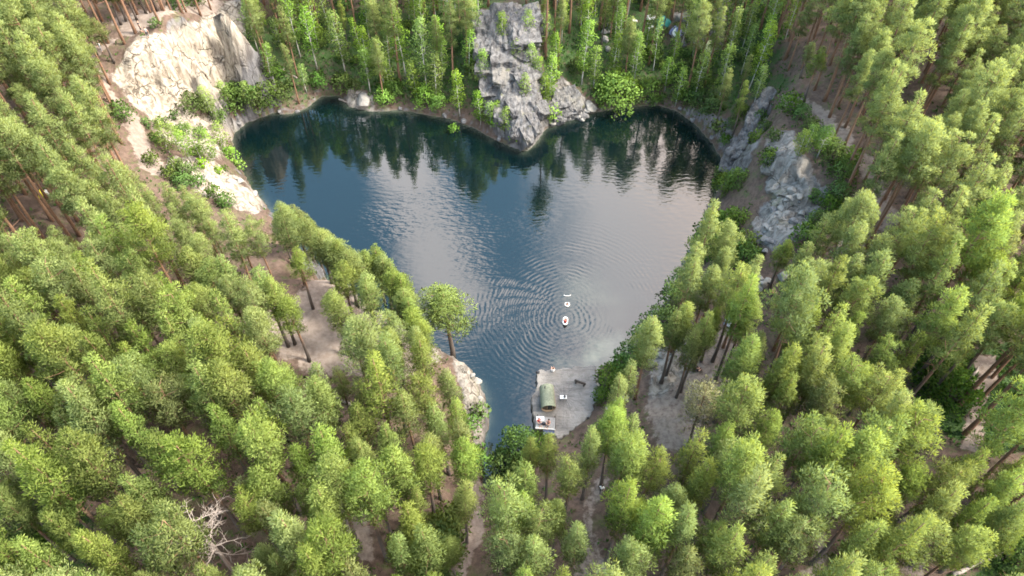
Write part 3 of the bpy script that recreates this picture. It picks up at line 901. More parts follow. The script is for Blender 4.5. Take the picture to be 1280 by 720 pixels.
def plant(kind, parts, base, scale=1.0, rz=None, sz=1.0, lean=(0, 0), names=('trunk', 'crown')):
    nm = {'pine': 'pine_tree', 'birch': 'birch_tree', 'shrub': 'shrub', 'broadleaf': 'broadleaf_tree'}[kind]
    root = link(nm, None, loc=base)
    root.empty_display_size = .5
    root.rotation_euler = (lean[0], lean[1], random.uniform(0, 6.283) if rz is None else rz)
    root.scale = (scale, scale, scale * sz)
    for n, me in zip(names, parts[:2]): link(n, me, root)
    h = parts[2] * scale * sz
    cx_, cy_ = project(base[0], base[1], base[2] + h * (.78 if kind in ('pine', 'birch') else .6))
    TREES.append(dict(o=root, kind=kind, px=float(cx_), py=float(cy_), base=Vector(base), h=h, r=parts[3] * scale))
    return root


WATER_PX = FAR + [(748, 470)] + NEAR[::1] + [(600, 570), (604, 530), (602, 492), (590, 464), (545, 425), (522, 400), (500, 372), (492, 345), (465, 318), (442, 326), (410, 300), (362, 262), (328, 250), (300, 218)]
NO_CROWN = [WATER_PX, PLAT, R_CLIFF, R_RIM, R_MID, R_MID2,
            [(118, 50), (170, 42), (300, -10), (305, 60), (262, 135), (285, 175), (292, 205), (330, 250), (318, 262), (270, 225), (215, 205), (205, 225), (170, 228), (138, 170), (122, 110)],
            [(0, 235), (68, 225), (72, 275), (20, 292), (0, 295)],
            [(548, 425), (596, 465), (606, 500), (606, 560), (585, 545), (566, 470), (545, 440)],
            [(420, 345), (460, 352), (500, 392), (478, 400), (430, 372)],
            [(398, 360), (420, 372), (428, 435), (405, 440), (384, 400)],
            [(835, 435), (880, 420), (912, 400), (918, 430), (905, 470), (885, 515), (842, 560), (812, 545), (806, 480)],
            [(596, 585), (616, 612), (614, 650), (600, 685), (592, 728), (560, 728), (574, 660), (590, 610)],
            [(740, 590), (765, 595), (760, 650), (780, 725), (720, 725), (735, 650)],
            [(1140, 465), (1195, 440), (1280, 425), (1280, 500), (1236, 520), (1226, 565), (1200, 562), (1195, 530), (1150, 500)],
            [(1200, 715), (1280, 668), (1280, 725), (1200, 725)],
            [(950, 115), (1000, 115), (1040, 170), (1035, 240), (1010, 290), (965, 316), (935, 300), (905, 250), (900, 200), (940, 140)],
            [(1090, 205), (1122, 225), (1128, 278), (1098, 285), (1105, 245)],
            [(425, 630), (470, 650), (472, 690), (432, 690)], [(1008, 668), (1026, 668), (1026, 725), (1008, 725)],
            [(325, 395), (365, 385), (385, 425), (350, 435)], [(235, 545), (262, 520), (290, 590), (262, 600)], [(238, 610), (290, 610), (295, 705), (250, 705)],
            [(1138, 50), (1175, 50), (1175, 130), (1140, 120)], [(1070, 405), (1090, 400), (1095, 450), (1070, 450)], [(950, 345), (990, 345), (990, 375), (950, 375)],
            [(1045, 135), (1075, 150), (1100, 190), (1080, 200), (1045, 165)]]
BIRCH_ZONE = [(285, 160), (300, -40), (985, -60), (985, 60), (965, 110), (935, 160), (915, 220), (870, 160), (820, 130), (770, 140), (670, 190), (560, 150), (440, 140), (400, 120)]


NO_PINE = [(890, 70), (1000, 95), (1036, 170), (1046, 290), (1000, 330), (940, 335), (870, 330), (860, 240)]
NO_CROWN += [[(250, 140), (305, 140), (340, 255), (270, 235)]]


def blocked(px, py, polys=NO_CROWN, pad=0):
    a, b = np.array([px]), np.array([py])
    for q in polys:
        if inpoly(a, b, q)[0]: return True
        if pad and polydist(a, b, q)[0] < pad: return True
    return False


# ------------------------------------------------------------------ trees that stand out
def pine_at(bx, by, tx, ty, parts, sc=None):
    """a pine by its foot and the top of its crown in the photo"""
    b = gat(bx, by)
    h = 6.0
    while h < 30:
        qx, qy = project(b.x, b.y, b.z + h)
        if math.hypot(qx - bx, qy - by) >= math.hypot(tx - bx, ty - by): break
        h += .1
    s = h / parts[2]
    return plant('pine', parts, b, s if sc is None else sc, sz=1 if sc is None else h / parts[2] / sc)


SPECIAL = {}
SPECIAL['lone'] = pine_at(566, 447, 572, 366, PINES[2], 1.45)
for k, (bx, by, tx, ty, pi, sc) in enumerate([(845, 497, 868, 412, 1, .72), (851, 490, 880, 392, 4, .78), (867, 464, 885, 395, 3, .80), (876, 452, 893, 385, 1, .7), (890, 452, 915, 335, 0, .95), (894, 476, 925, 345, 4, .9),
                                              (904, 468, 935, 365, 6, .85), (826, 478, 830, 390, 5, .85), (832, 470, 842, 378, 6, .85)]):
    SPECIAL['clear%d' % k] = pine_at(bx, by, tx, ty, PINES[pi], sc)
SPECIAL['pale'] = pine_at(858, 560, 870, 483, PALE_PINE, 1.0)
SPECIAL['palecorner'] = pine_at(45, 655, 28, 590, PALE_PINE, .95)
for (bx, by, tx, ty, pi, sc) in [(300, 428, 255, 330, 0, .9), (318, 418, 282, 318, 5, .85), (369, 431, 340, 345, 4, .85), (361, 433, 328, 335, 1, .9), (387, 452, 365, 375, 8, .8), (392, 386, 378, 310, 5, .8), (280, 410, 240, 310, 6, .9),
                                 (478, 432, 468, 352, 4, .85), (437, 445, 428, 366, 6, .9), (505, 480, 495, 395, 0, .8), (525, 588, 512, 490, 5, .9), (545, 648, 530, 560, 8, .85), (551, 624, 540, 545, 1, .8),
                                 (470, 585, 455, 500, 4, .9), (485, 700, 462, 580, 0, 1.0), (152, 31, 128, -30, 4, .85), (158, 27, 136, -38, 5, .8), (172, 26, 152, -38, 1, .8), (183, 17, 165, -45, 6, .85), (196, 14, 180, -48, 5, .8), (143, 80, 118, 22, 4, .8), (122, 70, 92, 15, 6, .85),
                                 (1000, 98, 1010, 60, 3, .7), (1004, 130, 1022, 60, 5, .8), (962, 360, 985, 305, 4, .8)]:
    pine_at(bx, by, tx, ty, PINES[pi], sc)

for (tx, ty, pi, sc) in [(345, 268, 3, .75), (364, 264, 0, .8), (384, 276, 4, .8), (402, 296, 1, .8), (416, 304, 6, .75), (440, 316, 3, .8), (462, 312, 1, .9), (480, 328, 7, .85), (494, 344, 4, .8), (505, 372, 3, .8), (520, 400, 6, .8), (425, 335, 0, .9), (452, 345, 5, .95), (355, 262, 6, .9), (374, 272, 1, .95), (394, 288, 6, .95), (410, 298, 0, .9), (428, 316, 2, .8), (450, 318, 6, .9), (472, 324, 6, .9), (486, 340, 0, .9), (498, 362, 6, .9), (512, 388, 1, .95)]:
    pine_at(tx + 14 + (400 - ty) * .06, ty + 66, tx, ty, PINES[pi], sc)

# ------------------------------------------------------------------ the pine forest, tree by tree
placed = [(d['base'].x, d['base'].y) for d in TREES]


def forest(n_try, dmin_left, dmin_right):
    rd = random.Random(5)
    got = []
    for _ in range(n_try):
        x, y = rd.uniform(-125, 125), rd.uniform(10, 150)
        z = zat(x, y)
        b = project(x, y, z)
        i = rd.randrange(len(PINES)); s = rd.uniform(.66, 1.06)
        h = PINES[i][2] * s
        dm = dmin_left if x < 3 else dmin_right
        one = lambda poly: inpoly(np.array([float(b[0])]), np.array([float(b[1])]), poly)[0]
        if abs(x) > 96 or y > 128: dm *= 1.5
        if any((x - a) ** 2 + (y - q) ** 2 < dm * dm for a, q in placed): continue
        c = [project(x, y, z + h * k) for k in (0.62, .8, .97)]
        if not (-130 < c[1][0] < 1410 and -90 < c[1][1] < 800): continue
        out = not (-25 < c[1][0] < 1305 and -22 < c[1][1] < 745)
        if any(is_open(q) for q in c): continue
        if on_rock(b) or on_rock(project(x, y, z + h * .25)) or on_rock(project(x, y, z + h * .45)): continue
        if polydist(np.array([float(c[0][0])]), np.array([float(c[0][1])]), PLAT)[0] < 20: continue
        if inpoly(np.array([x]), np.array([y]), lake_poly)[0]: continue
        if polydist(np.array([x]), np.array([y]), lake_poly)[0] < .8: continue
        if inpoly(np.array([x]), np.array([y]), PLATP)[0]: continue
        if one(BIRCH_ZONE) and rd.random() > (.4 if b[1] < 48 and not 560 < b[0] < 690 and not 780 < b[0] < 930 else .02): continue
        if one(S_LCLEAR):
            if any((x - a) ** 2 + (y - q) ** 2 < (dm * 1.9) ** 2 for a, q in placed): continue
        placed.append((x, y))
        got.append((y * CP - (z + h * .8 - HCAM) * SP + 1000 * out, i, s, x, y, z, rd.uniform(.92, 1.08), rd.gauss(0, .02), rd.gauss(0, .02)))
    got.sort()
    for d, i, s, x, y, z, sz, l1, l2 in got[:N_SINGLE]:
        plant('pine', PINES[i], (x, y, z), s, sz=sz, lean=(l1, l2))
    return got[N_SINGLE:], len(got)


N_SINGLE = 255


def mass_of_trees(rest):
    """the far pines, past the number that can be told apart, as one body"""
    acc = {}
    for me in {id(m): m for p in PINES for m in p[:2]}.values():
        nv, nf, nl = len(me.vertices), len(me.polygons), len(me.loops)
        co = np.empty(nv * 3, np.float32); me.vertices.foreach_get('co', co)
        li = np.empty(nl, np.int32); me.loops.foreach_get('vertex_index', li)
        ls = np.empty(nf, np.int32); me.polygons.foreach_get('loop_start', ls)
        cn = np.empty(nl * 3, np.float32); me.corner_normals.foreach_get('vector', cn)
        ti = np.zeros(nv, np.float32)
        if 'tint' in me.attributes: me.attributes['tint'].data.foreach_get('value', ti)
        acc[me.name] = (co.reshape(-1, 3), li, ls, cn.reshape(-1, 3), ti)
    CO, LI, LS, CN, TI, MI = [], [], [], [], [], []
    v0 = l0 = 0
    rd = random.Random(9)
    for d, i, s, x, y, z, sz, l1, l2 in rest:
        a = rd.uniform(0, 6.283); ca, sa = math.cos(a), math.sin(a); dt = rd.uniform(-.2, .15)
        for k in (0, 1):
            co, li, ls, cn, ti = acc[PINES[i][k].name]
            R = np.array([[ca, -sa, 0], [sa, ca, 0], [0, 0, 1]], np.float32)
            CO.append((co * np.array([s, s, s * sz], np.float32)) @ R.T + np.array([x, y, z], np.float32)); CN.append(cn @ R.T)
            LI.append(li + v0); LS.append(ls + l0); TI.append(np.clip(ti + dt, 0, 1)); MI.append(np.full(len(ls), k, np.int32))
            v0 += len(co); l0 += len(li)
    co, li, ls, cn = np.concatenate(CO), np.concatenate(LI), np.concatenate(LS), np.concatenate(CN)
    me = bpy.data.meshes.new('far_pine_forest')
    me.vertices.add(len(co)); me.vertices.foreach_set('co', co.ravel())
    me.loops.add(len(li)); me.loops.foreach_set('vertex_index', li)
    me.polygons.add(len(ls)); me.polygons.foreach_set('loop_start', ls.astype(np.int32))
    me.polygons.foreach_set('material_index', np.concatenate(MI)); me.polygons.foreach_set('use_smooth', [True] * len(ls))
    me.materials.append(M_PBARK_FAR); me.materials.append(M_PINE)
    t_ = me.attributes.new('tint', 'FLOAT', 'POINT'); t_.data.foreach_set('value', np.concatenate(TI))
    me.update(calc_edges=True)
    me.normals_split_custom_set(cn)
    return me


RPX, RPY = np.meshgrid(np.arange(-80, 1361, 2), np.arange(-120, 861, 2))
OPEN = inpoly(RPX, RPY, WATER_PX)
for q_ in NO_CROWN[1:]: OPEN |= inpoly(RPX, RPY, q_) | (polydist(RPX, RPY, q_) < 5)
BARE = inpoly(RPX, RPY, NO_PINE)
for q_ in (R_CLIFF, R_RIM, R_MID, R_MID2): BARE |= inpoly(RPX, RPY, q_) | (polydist(RPX, RPY, q_) < 4)


def look(a, q):
    i, j = int((float(q[0]) + 80) // 2), int((float(q[1]) + 120) // 2)
    return 0 <= j < a.shape[0] and 0 <= i < a.shape[1] and bool(a[j, i])


is_open = lambda q: look(OPEN, q)
on_rock = lambda q: look(BARE, q)
S = True
REST, NPINE = forest(85000, 2.1, 2.25)
M_PBARK_FAR = mat('far_pine_bark', (0.14, 0.08, 0.05), .9)
if REST:
    tag(link('far_pine_forest', mass_of_trees(REST)), 'dense pine wood filling the upper corners and running on behind the nearer pines', 'pine wood', kind='stuff')

# ------------------------------------------------------------------ birches on the far bank and the rock slab
for (tx, ty, bx, by, bi) in [(384, 7, 397, 87, 1), (428, 13, 432, 92, 5), (334, 55, 341, 108, 0), (455, 55, 463, 116, 3), (470, 44, 482, 115, 1), (487, 78, 488, 118, 2), (586, 38, 587, 96, 3), (574, 87, 575, 145, 0), (601, 116, 601, 156, 2), (618, 127, 618, 151, 4),
                             (377, 79, 384, 118, 3), (312, 0, 323, 65, 1), (327, 0, 331, 42, 0), (778, 5, 772, 79, 1), (701, 43, 695, 96, 3), (683, 15, 682, 72, 3), (876, 62, 868, 124, 1), (857, 0, 851, 60, 3), (795, 38, 790, 94, 5), (833, 70, 831, 113, 2),
                             (918, 22, 914, 62, 0), (934, 5, 928, 60, 5), (846, 85, 844, 133, 2), (728, 27, 727, 106, 5), (745, 60, 742, 110, 0), (664, 77, 686, 130, 2), (1010, 155, 1002, 196, 0), (1028, 150, 1021, 198, 1), (1003, 158, 996, 198, 2),
                             (215, 150, 225, 190, 3), (245, 150, 252, 200, 2), (262, 105, 268, 150, 5), (285, 100, 292, 140, 0), (310, 100, 314, 138, 2), (232, 160, 240, 205, 0), (200, 150, 212, 192, 4), (275, 150, 282, 190, 4), (258, 165, 268, 205, 2),
                             (505, 10, 508, 98, 1), (530, 25, 534, 115, 5), (545, 70, 546, 128, 2), (520, 75, 522, 125, 4), (650, 95, 655, 130, 4), (668, 72, 672, 112, 0), (660, 56, 664, 92, 2), (640, 50, 645, 80, 4), (625, 16, 628, 52, 0), (655, 14, 658, 50, 2), (612, 128, 613, 160, 4), (630, 136, 630, 166, 4), (608, 62, 606, 110, 0), (680, 95, 682, 132, 4)]:
    b = gat(bx, by); parts = BIRCHES[bi]; h = 2.0
    while h < 20:
        qx, qy = project(b.x, b.y, b.z + h)
        if math.hypot(qx - bx, qy - by) >= math.hypot(tx - bx, ty - by): break
        h += .1
    s = max(.5, (h / parts[2])) ** .5
    plant('birch', parts, b, s, sz=h / parts[2] / s, lean=(random.gauss(0, .03), random.gauss(0, .03)))
rd = random.Random(21)
bp_ = [(d['base'].x, d['base'].y) for d in TREES]
nb = 0
for _ in range(6000):
    px, py = rd.uniform(295, 985), rd.uniform(-30, 175)
    if not inpoly(np.array([px]), np.array([py]), BIRCH_ZONE)[0]: continue
    if blocked(px, py, [R_MID, R_MID2, R_CLIFF, [(838, 12), (905, 12), (905, 66), (838, 55)], [(805, 15), (840, 15), (840, 50), (805, 50)]]) or blocked(px, py, [WATER_PX], 5): continue
    b = gat(px, py)
    if any((b.x - x) ** 2 + (b.y - y) ** 2 < 2.7 ** 2 for x, y in bp_): continue
    bp_.append((b.x, b.y))
    parts = BIRCHES[rd.randrange(6)]
    if rd.random() < .13: plant('pine', PINES[rd.choice((1, 3, 7))], b, rd.uniform(.45, .75))
    else: plant('birch', parts, b, rd.uniform(.6, 1.0), sz=rd.uniform(.9, 1.15), lean=(rd.gauss(0, .04), rd.gauss(0, .04)))
    nb += 1
    if nb > 95: break

# ------------------------------------------------------------------ shrubs
SPECIAL['willow'] = plant('shrub', BRIGHT, gat(771, 131), 1.75, names=('stems', 'foliage'))
SPECIAL['dockbush'] = plant('broadleaf', BROADLEAF, gat(648, 575), 1.0, names=('trunk', 'crown'))
for (px, py, bi, s, m) in ([(630, 590, 2, 1.1, 0), (672, 560, 0, 1.0, 0), (650, 600, 2, 1.0, 0), (762, 482, 2, 1.0, 0), (775, 468, 0, 1.1, 0), (752, 500, 0, .8, 0), (790, 455, 2, 1.1, 0), (808, 432, 2, 1.2, 0), (822, 412, 2, 1.2, 0), (840, 385, 2, 1.2, 0), (852, 362, 2, 1.1, 0),
                           (895, 300, 2, 1.5, 0), (915, 285, 2, 1.4, 0), (880, 320, 2, 1.3, 0), (905, 325, 0, 1.6, 0), (930, 310, 1, 1.3, 0), (905, 240, 2, 1.3, 0), (920, 232, 2, 1.2, 0),   (900, 222, 0, 1.1, 0),  
                           (960, 205, 0, 1.3, 0), (945, 180, 0, 1.2, 0), (965, 175, 1, 1.2, 0),   (1040, 200, 2, 1.2, 0), (1050, 225, 2, 1.3, 0), (1030, 190, 0, 1.3, 0), (1060, 205, 0, 1.3, 0), (1035, 265, 0, 1.3, 0), (1015, 250, 1, 1.1, 0), (1060, 280, 2, 1.2, 0),
                           (290, 135, 2, 1.3, 0), (305, 125, 0, 1.3, 0), (318, 135, 2, 1.2, 0), (335, 132, 2, 1.3, 0), (275, 155, 0, 1.2, 0), (352, 125, 0, 1.1, 0), (430, 112, 0, 1.2, 0), (482, 128, 0, 1.1, 1), (533, 130, 2, 1.1, 1), (548, 135, 0, 1.0, 1),
                           (150, 110, 2, 1.3, 0), (165, 112, 0, 1.4, 0), (142, 100, 1, 1.2, 0), (160, 80, 1, 1.0, 0), (155, 150, 0, 1.1, 0), (225, 12, 1, 1.2, 0), (246, 6, 0, 1.0, 0), (196, 35, 3, 1.0, 0), (240, 140, 0, 1.2, 0), (255, 138, 1, 1.2, 0),
                           (540, 690, 2, 1.5, 0), (555, 680, 2, 1.3, 0), (545, 710, 2, 1.4, 0), (560, 660, 0, 1.4, 0),   (585, 540, 1, 1.2, 0), (595, 580, 0, 1.1, 0),   (600, 520, 3, 1.4, 0),
                           (690, 148, 1, 1.2, 1), (620, 158, 3, 1.3, 1), (642, 172, 3, 1.4, 1), (636, 160, 3, 1.2, 0), (695, 135, 0, 1.0, 1), (568, 165, 3, 1.0, 1), (810, 122, 2, 1.1, 0), (790, 128, 1, 1.2, 0), (758, 120, 0, 1.2, 0), (860, 128, 1, 1.2, 0), (890, 140, 0, 1.2, 0), (875, 110, 0, 1.3, 0),
                           (900, 105, 2, 1.2, 0), (930, 110, 2, 1.2, 0), (945, 130, 1, 1.2, 0), (290, 200, 1, 1.1, 1), (300, 212, 3, 1.2, 1), (282, 215, 3, 1.0, 0), (930, 330, 0, 1.3, 0), (1170, 470, 2, 1.2, 0), (1185, 500, 2, 1.3, 0),   (1160, 490, 0, 1.2, 0),
                               (1260, 700, 2, 1.3, 0), (1245, 640, 0, 1.2, 0), (70, 690, 0, 1.2, 0), (30, 700, 2, 1.1, 0), (820, 150, 3, .5, 0)] + [(222, 212, 1, 1.2, 0), (236, 220, 0, 1.2, 0), (214, 224, 1, 1.3, 0), (250, 232, 1, 1.1, 0), (230, 234, 0, 1.2, 0), (268, 246, 1, 1.2, 0), (284, 258, 0, 1.1, 0), (255, 210, 3, 1.4, 1), (275, 218, 3, 1.2, 1), (205, 160, 1, 1.2, 0),   (228, 168, 1, 1.2, 0),   (252, 172, 1, 1.2, 0),     (198, 178, 1, 1.1, 0),   (250, 195, 1, 1.1, 0),   (190, 205, 1, 1.2, 0), (186, 160, 3, 1.3, 0), (220, 150, 3, 1.4, 0),
                           (950, 150, 1, 1.1, 0), (955, 165, 0, 1.0, 0),       (985, 140, 0, 1.2, 0), (1000, 150, 2, 1.0, 0), (1012, 165, 0, 1.2, 0), (1022, 178, 0, 1.2, 0), (975, 130, 1, 1.2, 0), (1045, 250, 2, 1.1, 0), (1020, 285, 2, 1.1, 0), (1005, 305, 0, 1.2, 0),    
                           (880, 145, 3, 1.4, 0), (895, 165, 3, 1.5, 0), (905, 180, 1, 1.1, 0), (862, 135, 1, 1.0, 0), (915, 160, 0, 1.0, 0), (925, 145, 0, 1.1, 0), (870, 128, 0, 1.0, 0), (910, 130, 2, .9, 0), (895, 120, 1, 1.2, 0)]
                          + [(rs_.uniform(300, 985), rs_.uniform(0, 132), rs_.choice((0, 1, 3, 3)), rs_.uniform(.8, 1.2), 0) for rs_ in [random.Random(77)] for _ in range(75)]):
    if (px, py) == (820, 150) or on_rock((px, py)) and py < 140: continue
    if 185 < px < 290 and 145 < py < 262 or 895 < px < 1065 and 140 < py < 300: s *= .74
    base = gat(px, py)
    pr = BUSHES[bi]
    o = plant('shrub', pr, base, s, names=('stems', 'foliage'))
    if m:
        for ch in o.children:
            if ch.name.startswith('foliage'):
                me = bpy.data.meshes.get('bright_' + pr[1].name) or pr[1].copy()
                me.name = 'bright_' + pr[1].name; me.materials[0] = M_BRIGHT; ch.data = me

# ------------------------------------------------------------------ undergrowth that nobody could count
def undergrowth():
    rg = np.random.default_rng(3)
    V, F, T, Nn = [], [], [], []
    n = 230000
    x, y = rg.uniform(-100, 100, n), rg.uniform(15, 140, n)
    i = np.clip(np.searchsorted(XS, x), 0, len(XS) - 1); j = np.clip(np.searchsorted(YS, y), 0, len(YS) - 1)
    g = GREEN[j, i]
    px, py = project(x, y, GZ[j, i])
    ok = (rg.random(n) < g * .6 + .085 * (ROCK[j, i] < .2) * (SAND[j, i] < .3)) & (GZ[j, i] > .4) & (px > -20) & (px < 1300) & (py > -20) & (py < 740)
    ok &= vnoise(x * .35, y * .35, 77) > .3
    x, y = x[ok], y[ok]
    for a, b in zip(x, y):
        z = zat(a, b)
        q = rg.random()
        for k in range(3):
            th, el = rg.random() * 6.283, .3 + rg.random() * 1.0
            d = np.array([math.cos(th) * math.cos(el), math.sin(th) * math.cos(el), math.sin(el)]); s = np.cross(d, rg.normal(size=3)); s /= np.linalg.norm(s)
            L, W = .25 + .35 * rg.random(), .06 + .1 * rg.random()
            p = np.array([a + rg.normal() * .12, b + rg.normal() * .12, z - .03])
            k0 = len(V); V += [p, p + d * L * .5 + s * W, p + d * L, p + d * L * .5 - s * W]; F.append((k0, k0 + 1, k0 + 2, k0 + 3)); T += [q] * 4
    return mesh('undergrowth', V, F, [M_UNDER], attrs={'tint': T})


tag(link('undergrowth', undergrowth()), 'low green undergrowth covering the forest floor and the far bank', 'undergrowth', kind='stuff')
# ------------------------------------------------------------------ dead trees and logs
def dead_pine(base, top_px, H, seed, spread=2.6, label=None):
    rd = random.Random(seed)
    root = link('dead_pine', None, loc=base)
    tr, br = MB(), MB()
    path = [(.15 * math.sin(k), .15 * math.cos(k * 1.3), -1 + (H + 1) * k / 9) for k in range(10)]
    tr.tube(path, [.24 - .021 * k for k in range(10)], 8)

    def limb(p, d, l, r, depth):
        pts_, q = [p], Vector(p)
        for k in range(4):
            d = (d + Vector((rd.gauss(0, .22), rd.gauss(0, .22), rd.gauss(0, .14)))).normalized()
            q = q + d * l / 4; pts_.append(q.copy())
        br.tube(pts_, [r * (1 - .2 * k) for k in range(5)], 5, False)
        if depth:
            for k in (1, 2, 3, 3, 4):
                limb(pts_[k], (d + Vector((rd.gauss(0, .8), rd.gauss(0, .8), rd.gauss(-.05, .4)))).normalized(), l * rd.uniform(.4, .65), r * .55, depth - 1)
    for k in range(17):
        z = H * (.48 + .52 * k / 17); a = k * 2.4 + rd.uniform(-.4, .4)
        limb(Vector((0, 0, z)), Vector((math.cos(a), math.sin(a), rd.uniform(-.15, .5))), spread * rd.uniform(.6, 1.1) * (1.1 - .5 * k / 17), .055, 2)
    tr.obj('trunk', M_DEAD, root, True); br.obj('bare_branches', M_DEAD, root)
    return tag(root, label, 'dead tree')


dead_pine(gat(300, 722), None, 13.5, 4, 2.7, 'bare silvery dead pine with a wide fan of branches among the lower left pines')
dead_pine(gat(1150, 128), None, 13, 8, 2.0, 'bare grey dead pine standing among green pines at the upper right')
M_LOG = bark_material('weathered_log', (0.20, 0.17, 0.15), (0.26, 0.23, 0.21), 0, 3)
M_DARKWOOD = mat('dark_wood', (0.045, 0.036, 0.03), .8, .25, 6)


def log(p, q, r, label, m=None, stub=True):
    c = (p + q) / 2
    root = link('fallen_log', None, loc=c)
    b = MB(); n = 7
    d = q - p; s = d.cross(Vector((0, 0, 1))).normalized()
    b.tube([p - c + d * k / n + s * .06 * math.sin(k * 1.7) for k in range(n + 1)], [r * (1.1 - .55 * k / n) for k in range(n + 1)], 8)
    b.obj('trunk', m or M_LOG, root, True)
    if stub:
        e = MB()
        for k in (.4, .6, .75, .88):
            w_ = p - c + d * k
            e.tube([w_, w_ + Vector((random.uniform(-.6, .6), random.uniform(-.4, .4), random.uniform(.2, .6)))], [r * .3, r * .1], 5)
        e.obj('broken_branches', m or M_LOG, root)
    return tag(root, label, 'log')


log(gat(424, 124) + Vector((0, 0, .05)), gat(434, 129) + Vector((0, 0, .05)), .16, 'pale log floating by the far shore in the dark cove', stub=False)
log(gat(698, 26), gat(707, -2) + Vector((0, 0, 2.5)), .2, 'long bare log leaning up the bank right of the central rock')
log(gat(1213, 474), gat(1222, 461) + Vector((0, 0, .3)), .17, 'pale bleached log at the end of the track through dark undergrowth')
log(gat(1190, 719) + Vector((0, 0, .2)), gat(1262, 686) + Vector((0, 0, .25)), .2, 'grey fallen trunk lying beside the dark undergrowth in the bottom right corner')
log(gat(440, 508) + Vector((0, 0, .2)), gat(412, 495) + Vector((0, 0, .3)), .16, 'pale fallen trunk between the left bank pines')
log(gat(372, 100) + Vector((0, 0, .2)), gat(352, 88) + Vector((0, 0, .2)), .13, 'grey fallen trunk on the slope above the left cove')

# ------------------------------------------------------------------ boulders
M_BGREY = mat('grey_boulder', (0.12, 0.118, 0.12), .9, .35, 1.6, .6)
M_BPALE = mat('pale_boulder', (0.17, 0.162, 0.15), .9, .2, 1.6, .5)
M_BWHITE = mat('white_stone', (0.5, 0.5, 0.48), .8, .1, 2)


def boulder_mesh(seed, m):
    import bmesh
    rd = random.Random(seed)
    bm = bmesh.new(); bmesh.ops.create_icosphere(bm, subdivisions=3, radius=1)
    planes = [(Vector((rd.gauss(0, 1), rd.gauss(0, 1), rd.gauss(0, .8))).normalized(), rd.uniform(.55, .85)) for _ in range(11)]
    for v in bm.verts:
        for n, d in planes:
            e = v.co.dot(n) - d
            if e > 0: v.co -= n * e * .93
        v.co += Vector((rd.gauss(0, .012), rd.gauss(0, .012), rd.gauss(0, .012)))
    me = bpy.data.meshes.new('boulder'); bm.to_mesh(me); bm.free(); me.materials.append(m)
    return me


BM = {k: [boulder_mesh(s + 10 * i, m) for s in range(4)] for i, (k, m) in enumerate((('g', M_BGREY), ('p', M_BPALE), ('w', M_BWHITE)))}
ROCKS = []


def boulder(px, py, s, kind='g', sink=.25, name='boulder', label=None, cat='boulder', flat=.7):
    b = gat(px, py)
    o = link(name, random.choice(BM[kind]), loc=(b.x, b.y, b.z + s * (.5 - sink)))
    o.scale = (s * random.uniform(.8, 1.2), s * random.uniform(.8, 1.2), s * flat * random.uniform(.8, 1.1))
    o.rotation_euler = (random.uniform(-.2, .2), random.uniform(-.2, .2), random.uniform(0, 6.28))
    tag(o, label, cat)
    if not label: ROCKS.append((o, px, py, s, kind))
    return o


rd = random.Random(31)
for _ in range(24):
    k = rd.random()
    boulder(948 + 52 * k + rd.uniform(-14, 14), 308 - 62 * k + rd.uniform(-12, 12), rd.uniform(.25, .7), rd.choice('gppp'))
for _ in range(16): boulder(rd.uniform(842, 904), rd.uniform(14, 62), rd.uniform(.45, 1.1), rd.choice('gggp'))
for _ in range(9): boulder(rd.uniform(752, 766), rd.uniform(24, 66), rd.uniform(.3, .8), 'p')
for x, y, s in [(885, 268, .7), (881, 276, .5), (877, 288, .8), (873, 298, .6), (869, 305, .7), (864, 318, .8), (888, 258, .5), (857, 330, .6)]: boulder(x, y, s, 'g')
for x, y, s in [(850, 137, .4), (866, 151, .5), (889, 174, .45)]: boulder(x, y, s, 'g')
for x, y, s in [(710, 150, .7), (722, 145, .8), (733, 140, .9), (698, 153, .6), (690, 156, .7), (728, 150, .6)]: boulder(x, y, s, 'p')
for x, y, s in [(556, 147, .5), (580, 154, .6), (624, 174, .6), (500, 137, .4), (372, 140, .5), (350, 140, .4), (325, 146, .5), (300, 158, .5)]: boulder(x, y, s, 'g')
for x, y, s in [(950, 350, .7), (954, 357, .7), (960, 352, .6), (978, 347, .8), (985, 345, .6), (948, 362, .6)]: boulder(x, y, s, 'p')
for x, y, s in [(596, 478, .6), (600, 500, .5), (590, 470, .5), (770, 505, .6), (760, 512, .5), (780, 498, .7), (815, 455, .8), (826, 446, .7), (300, 228, .7), (256, 224, .6), (236, 208, .6), (318, 244, .6)]: boulder(x, y, s, 'p')
boulder(455, 128, 1.6, 'p', .3, 'shore_slab', 'broad pale flat stone slab at the edge of the far shore', 'boulder', .6)
boulder(737, 136, 1.3, 'p', .3, 'shore_slab', 'pale wedge of rock by the water right of the central outcrop', 'boulder', .7)
for i, (x, y, s) in enumerate([(813, 24, .75), (816, 30, .5), (811, 30, .35), (815, 34, .3), (812, 36, .3), (792, 26, .4), (795, 27, .3), (822, 38, .55)]): boulder(x, y, s, 'w', .2, 'white_stone', None, 'stone')

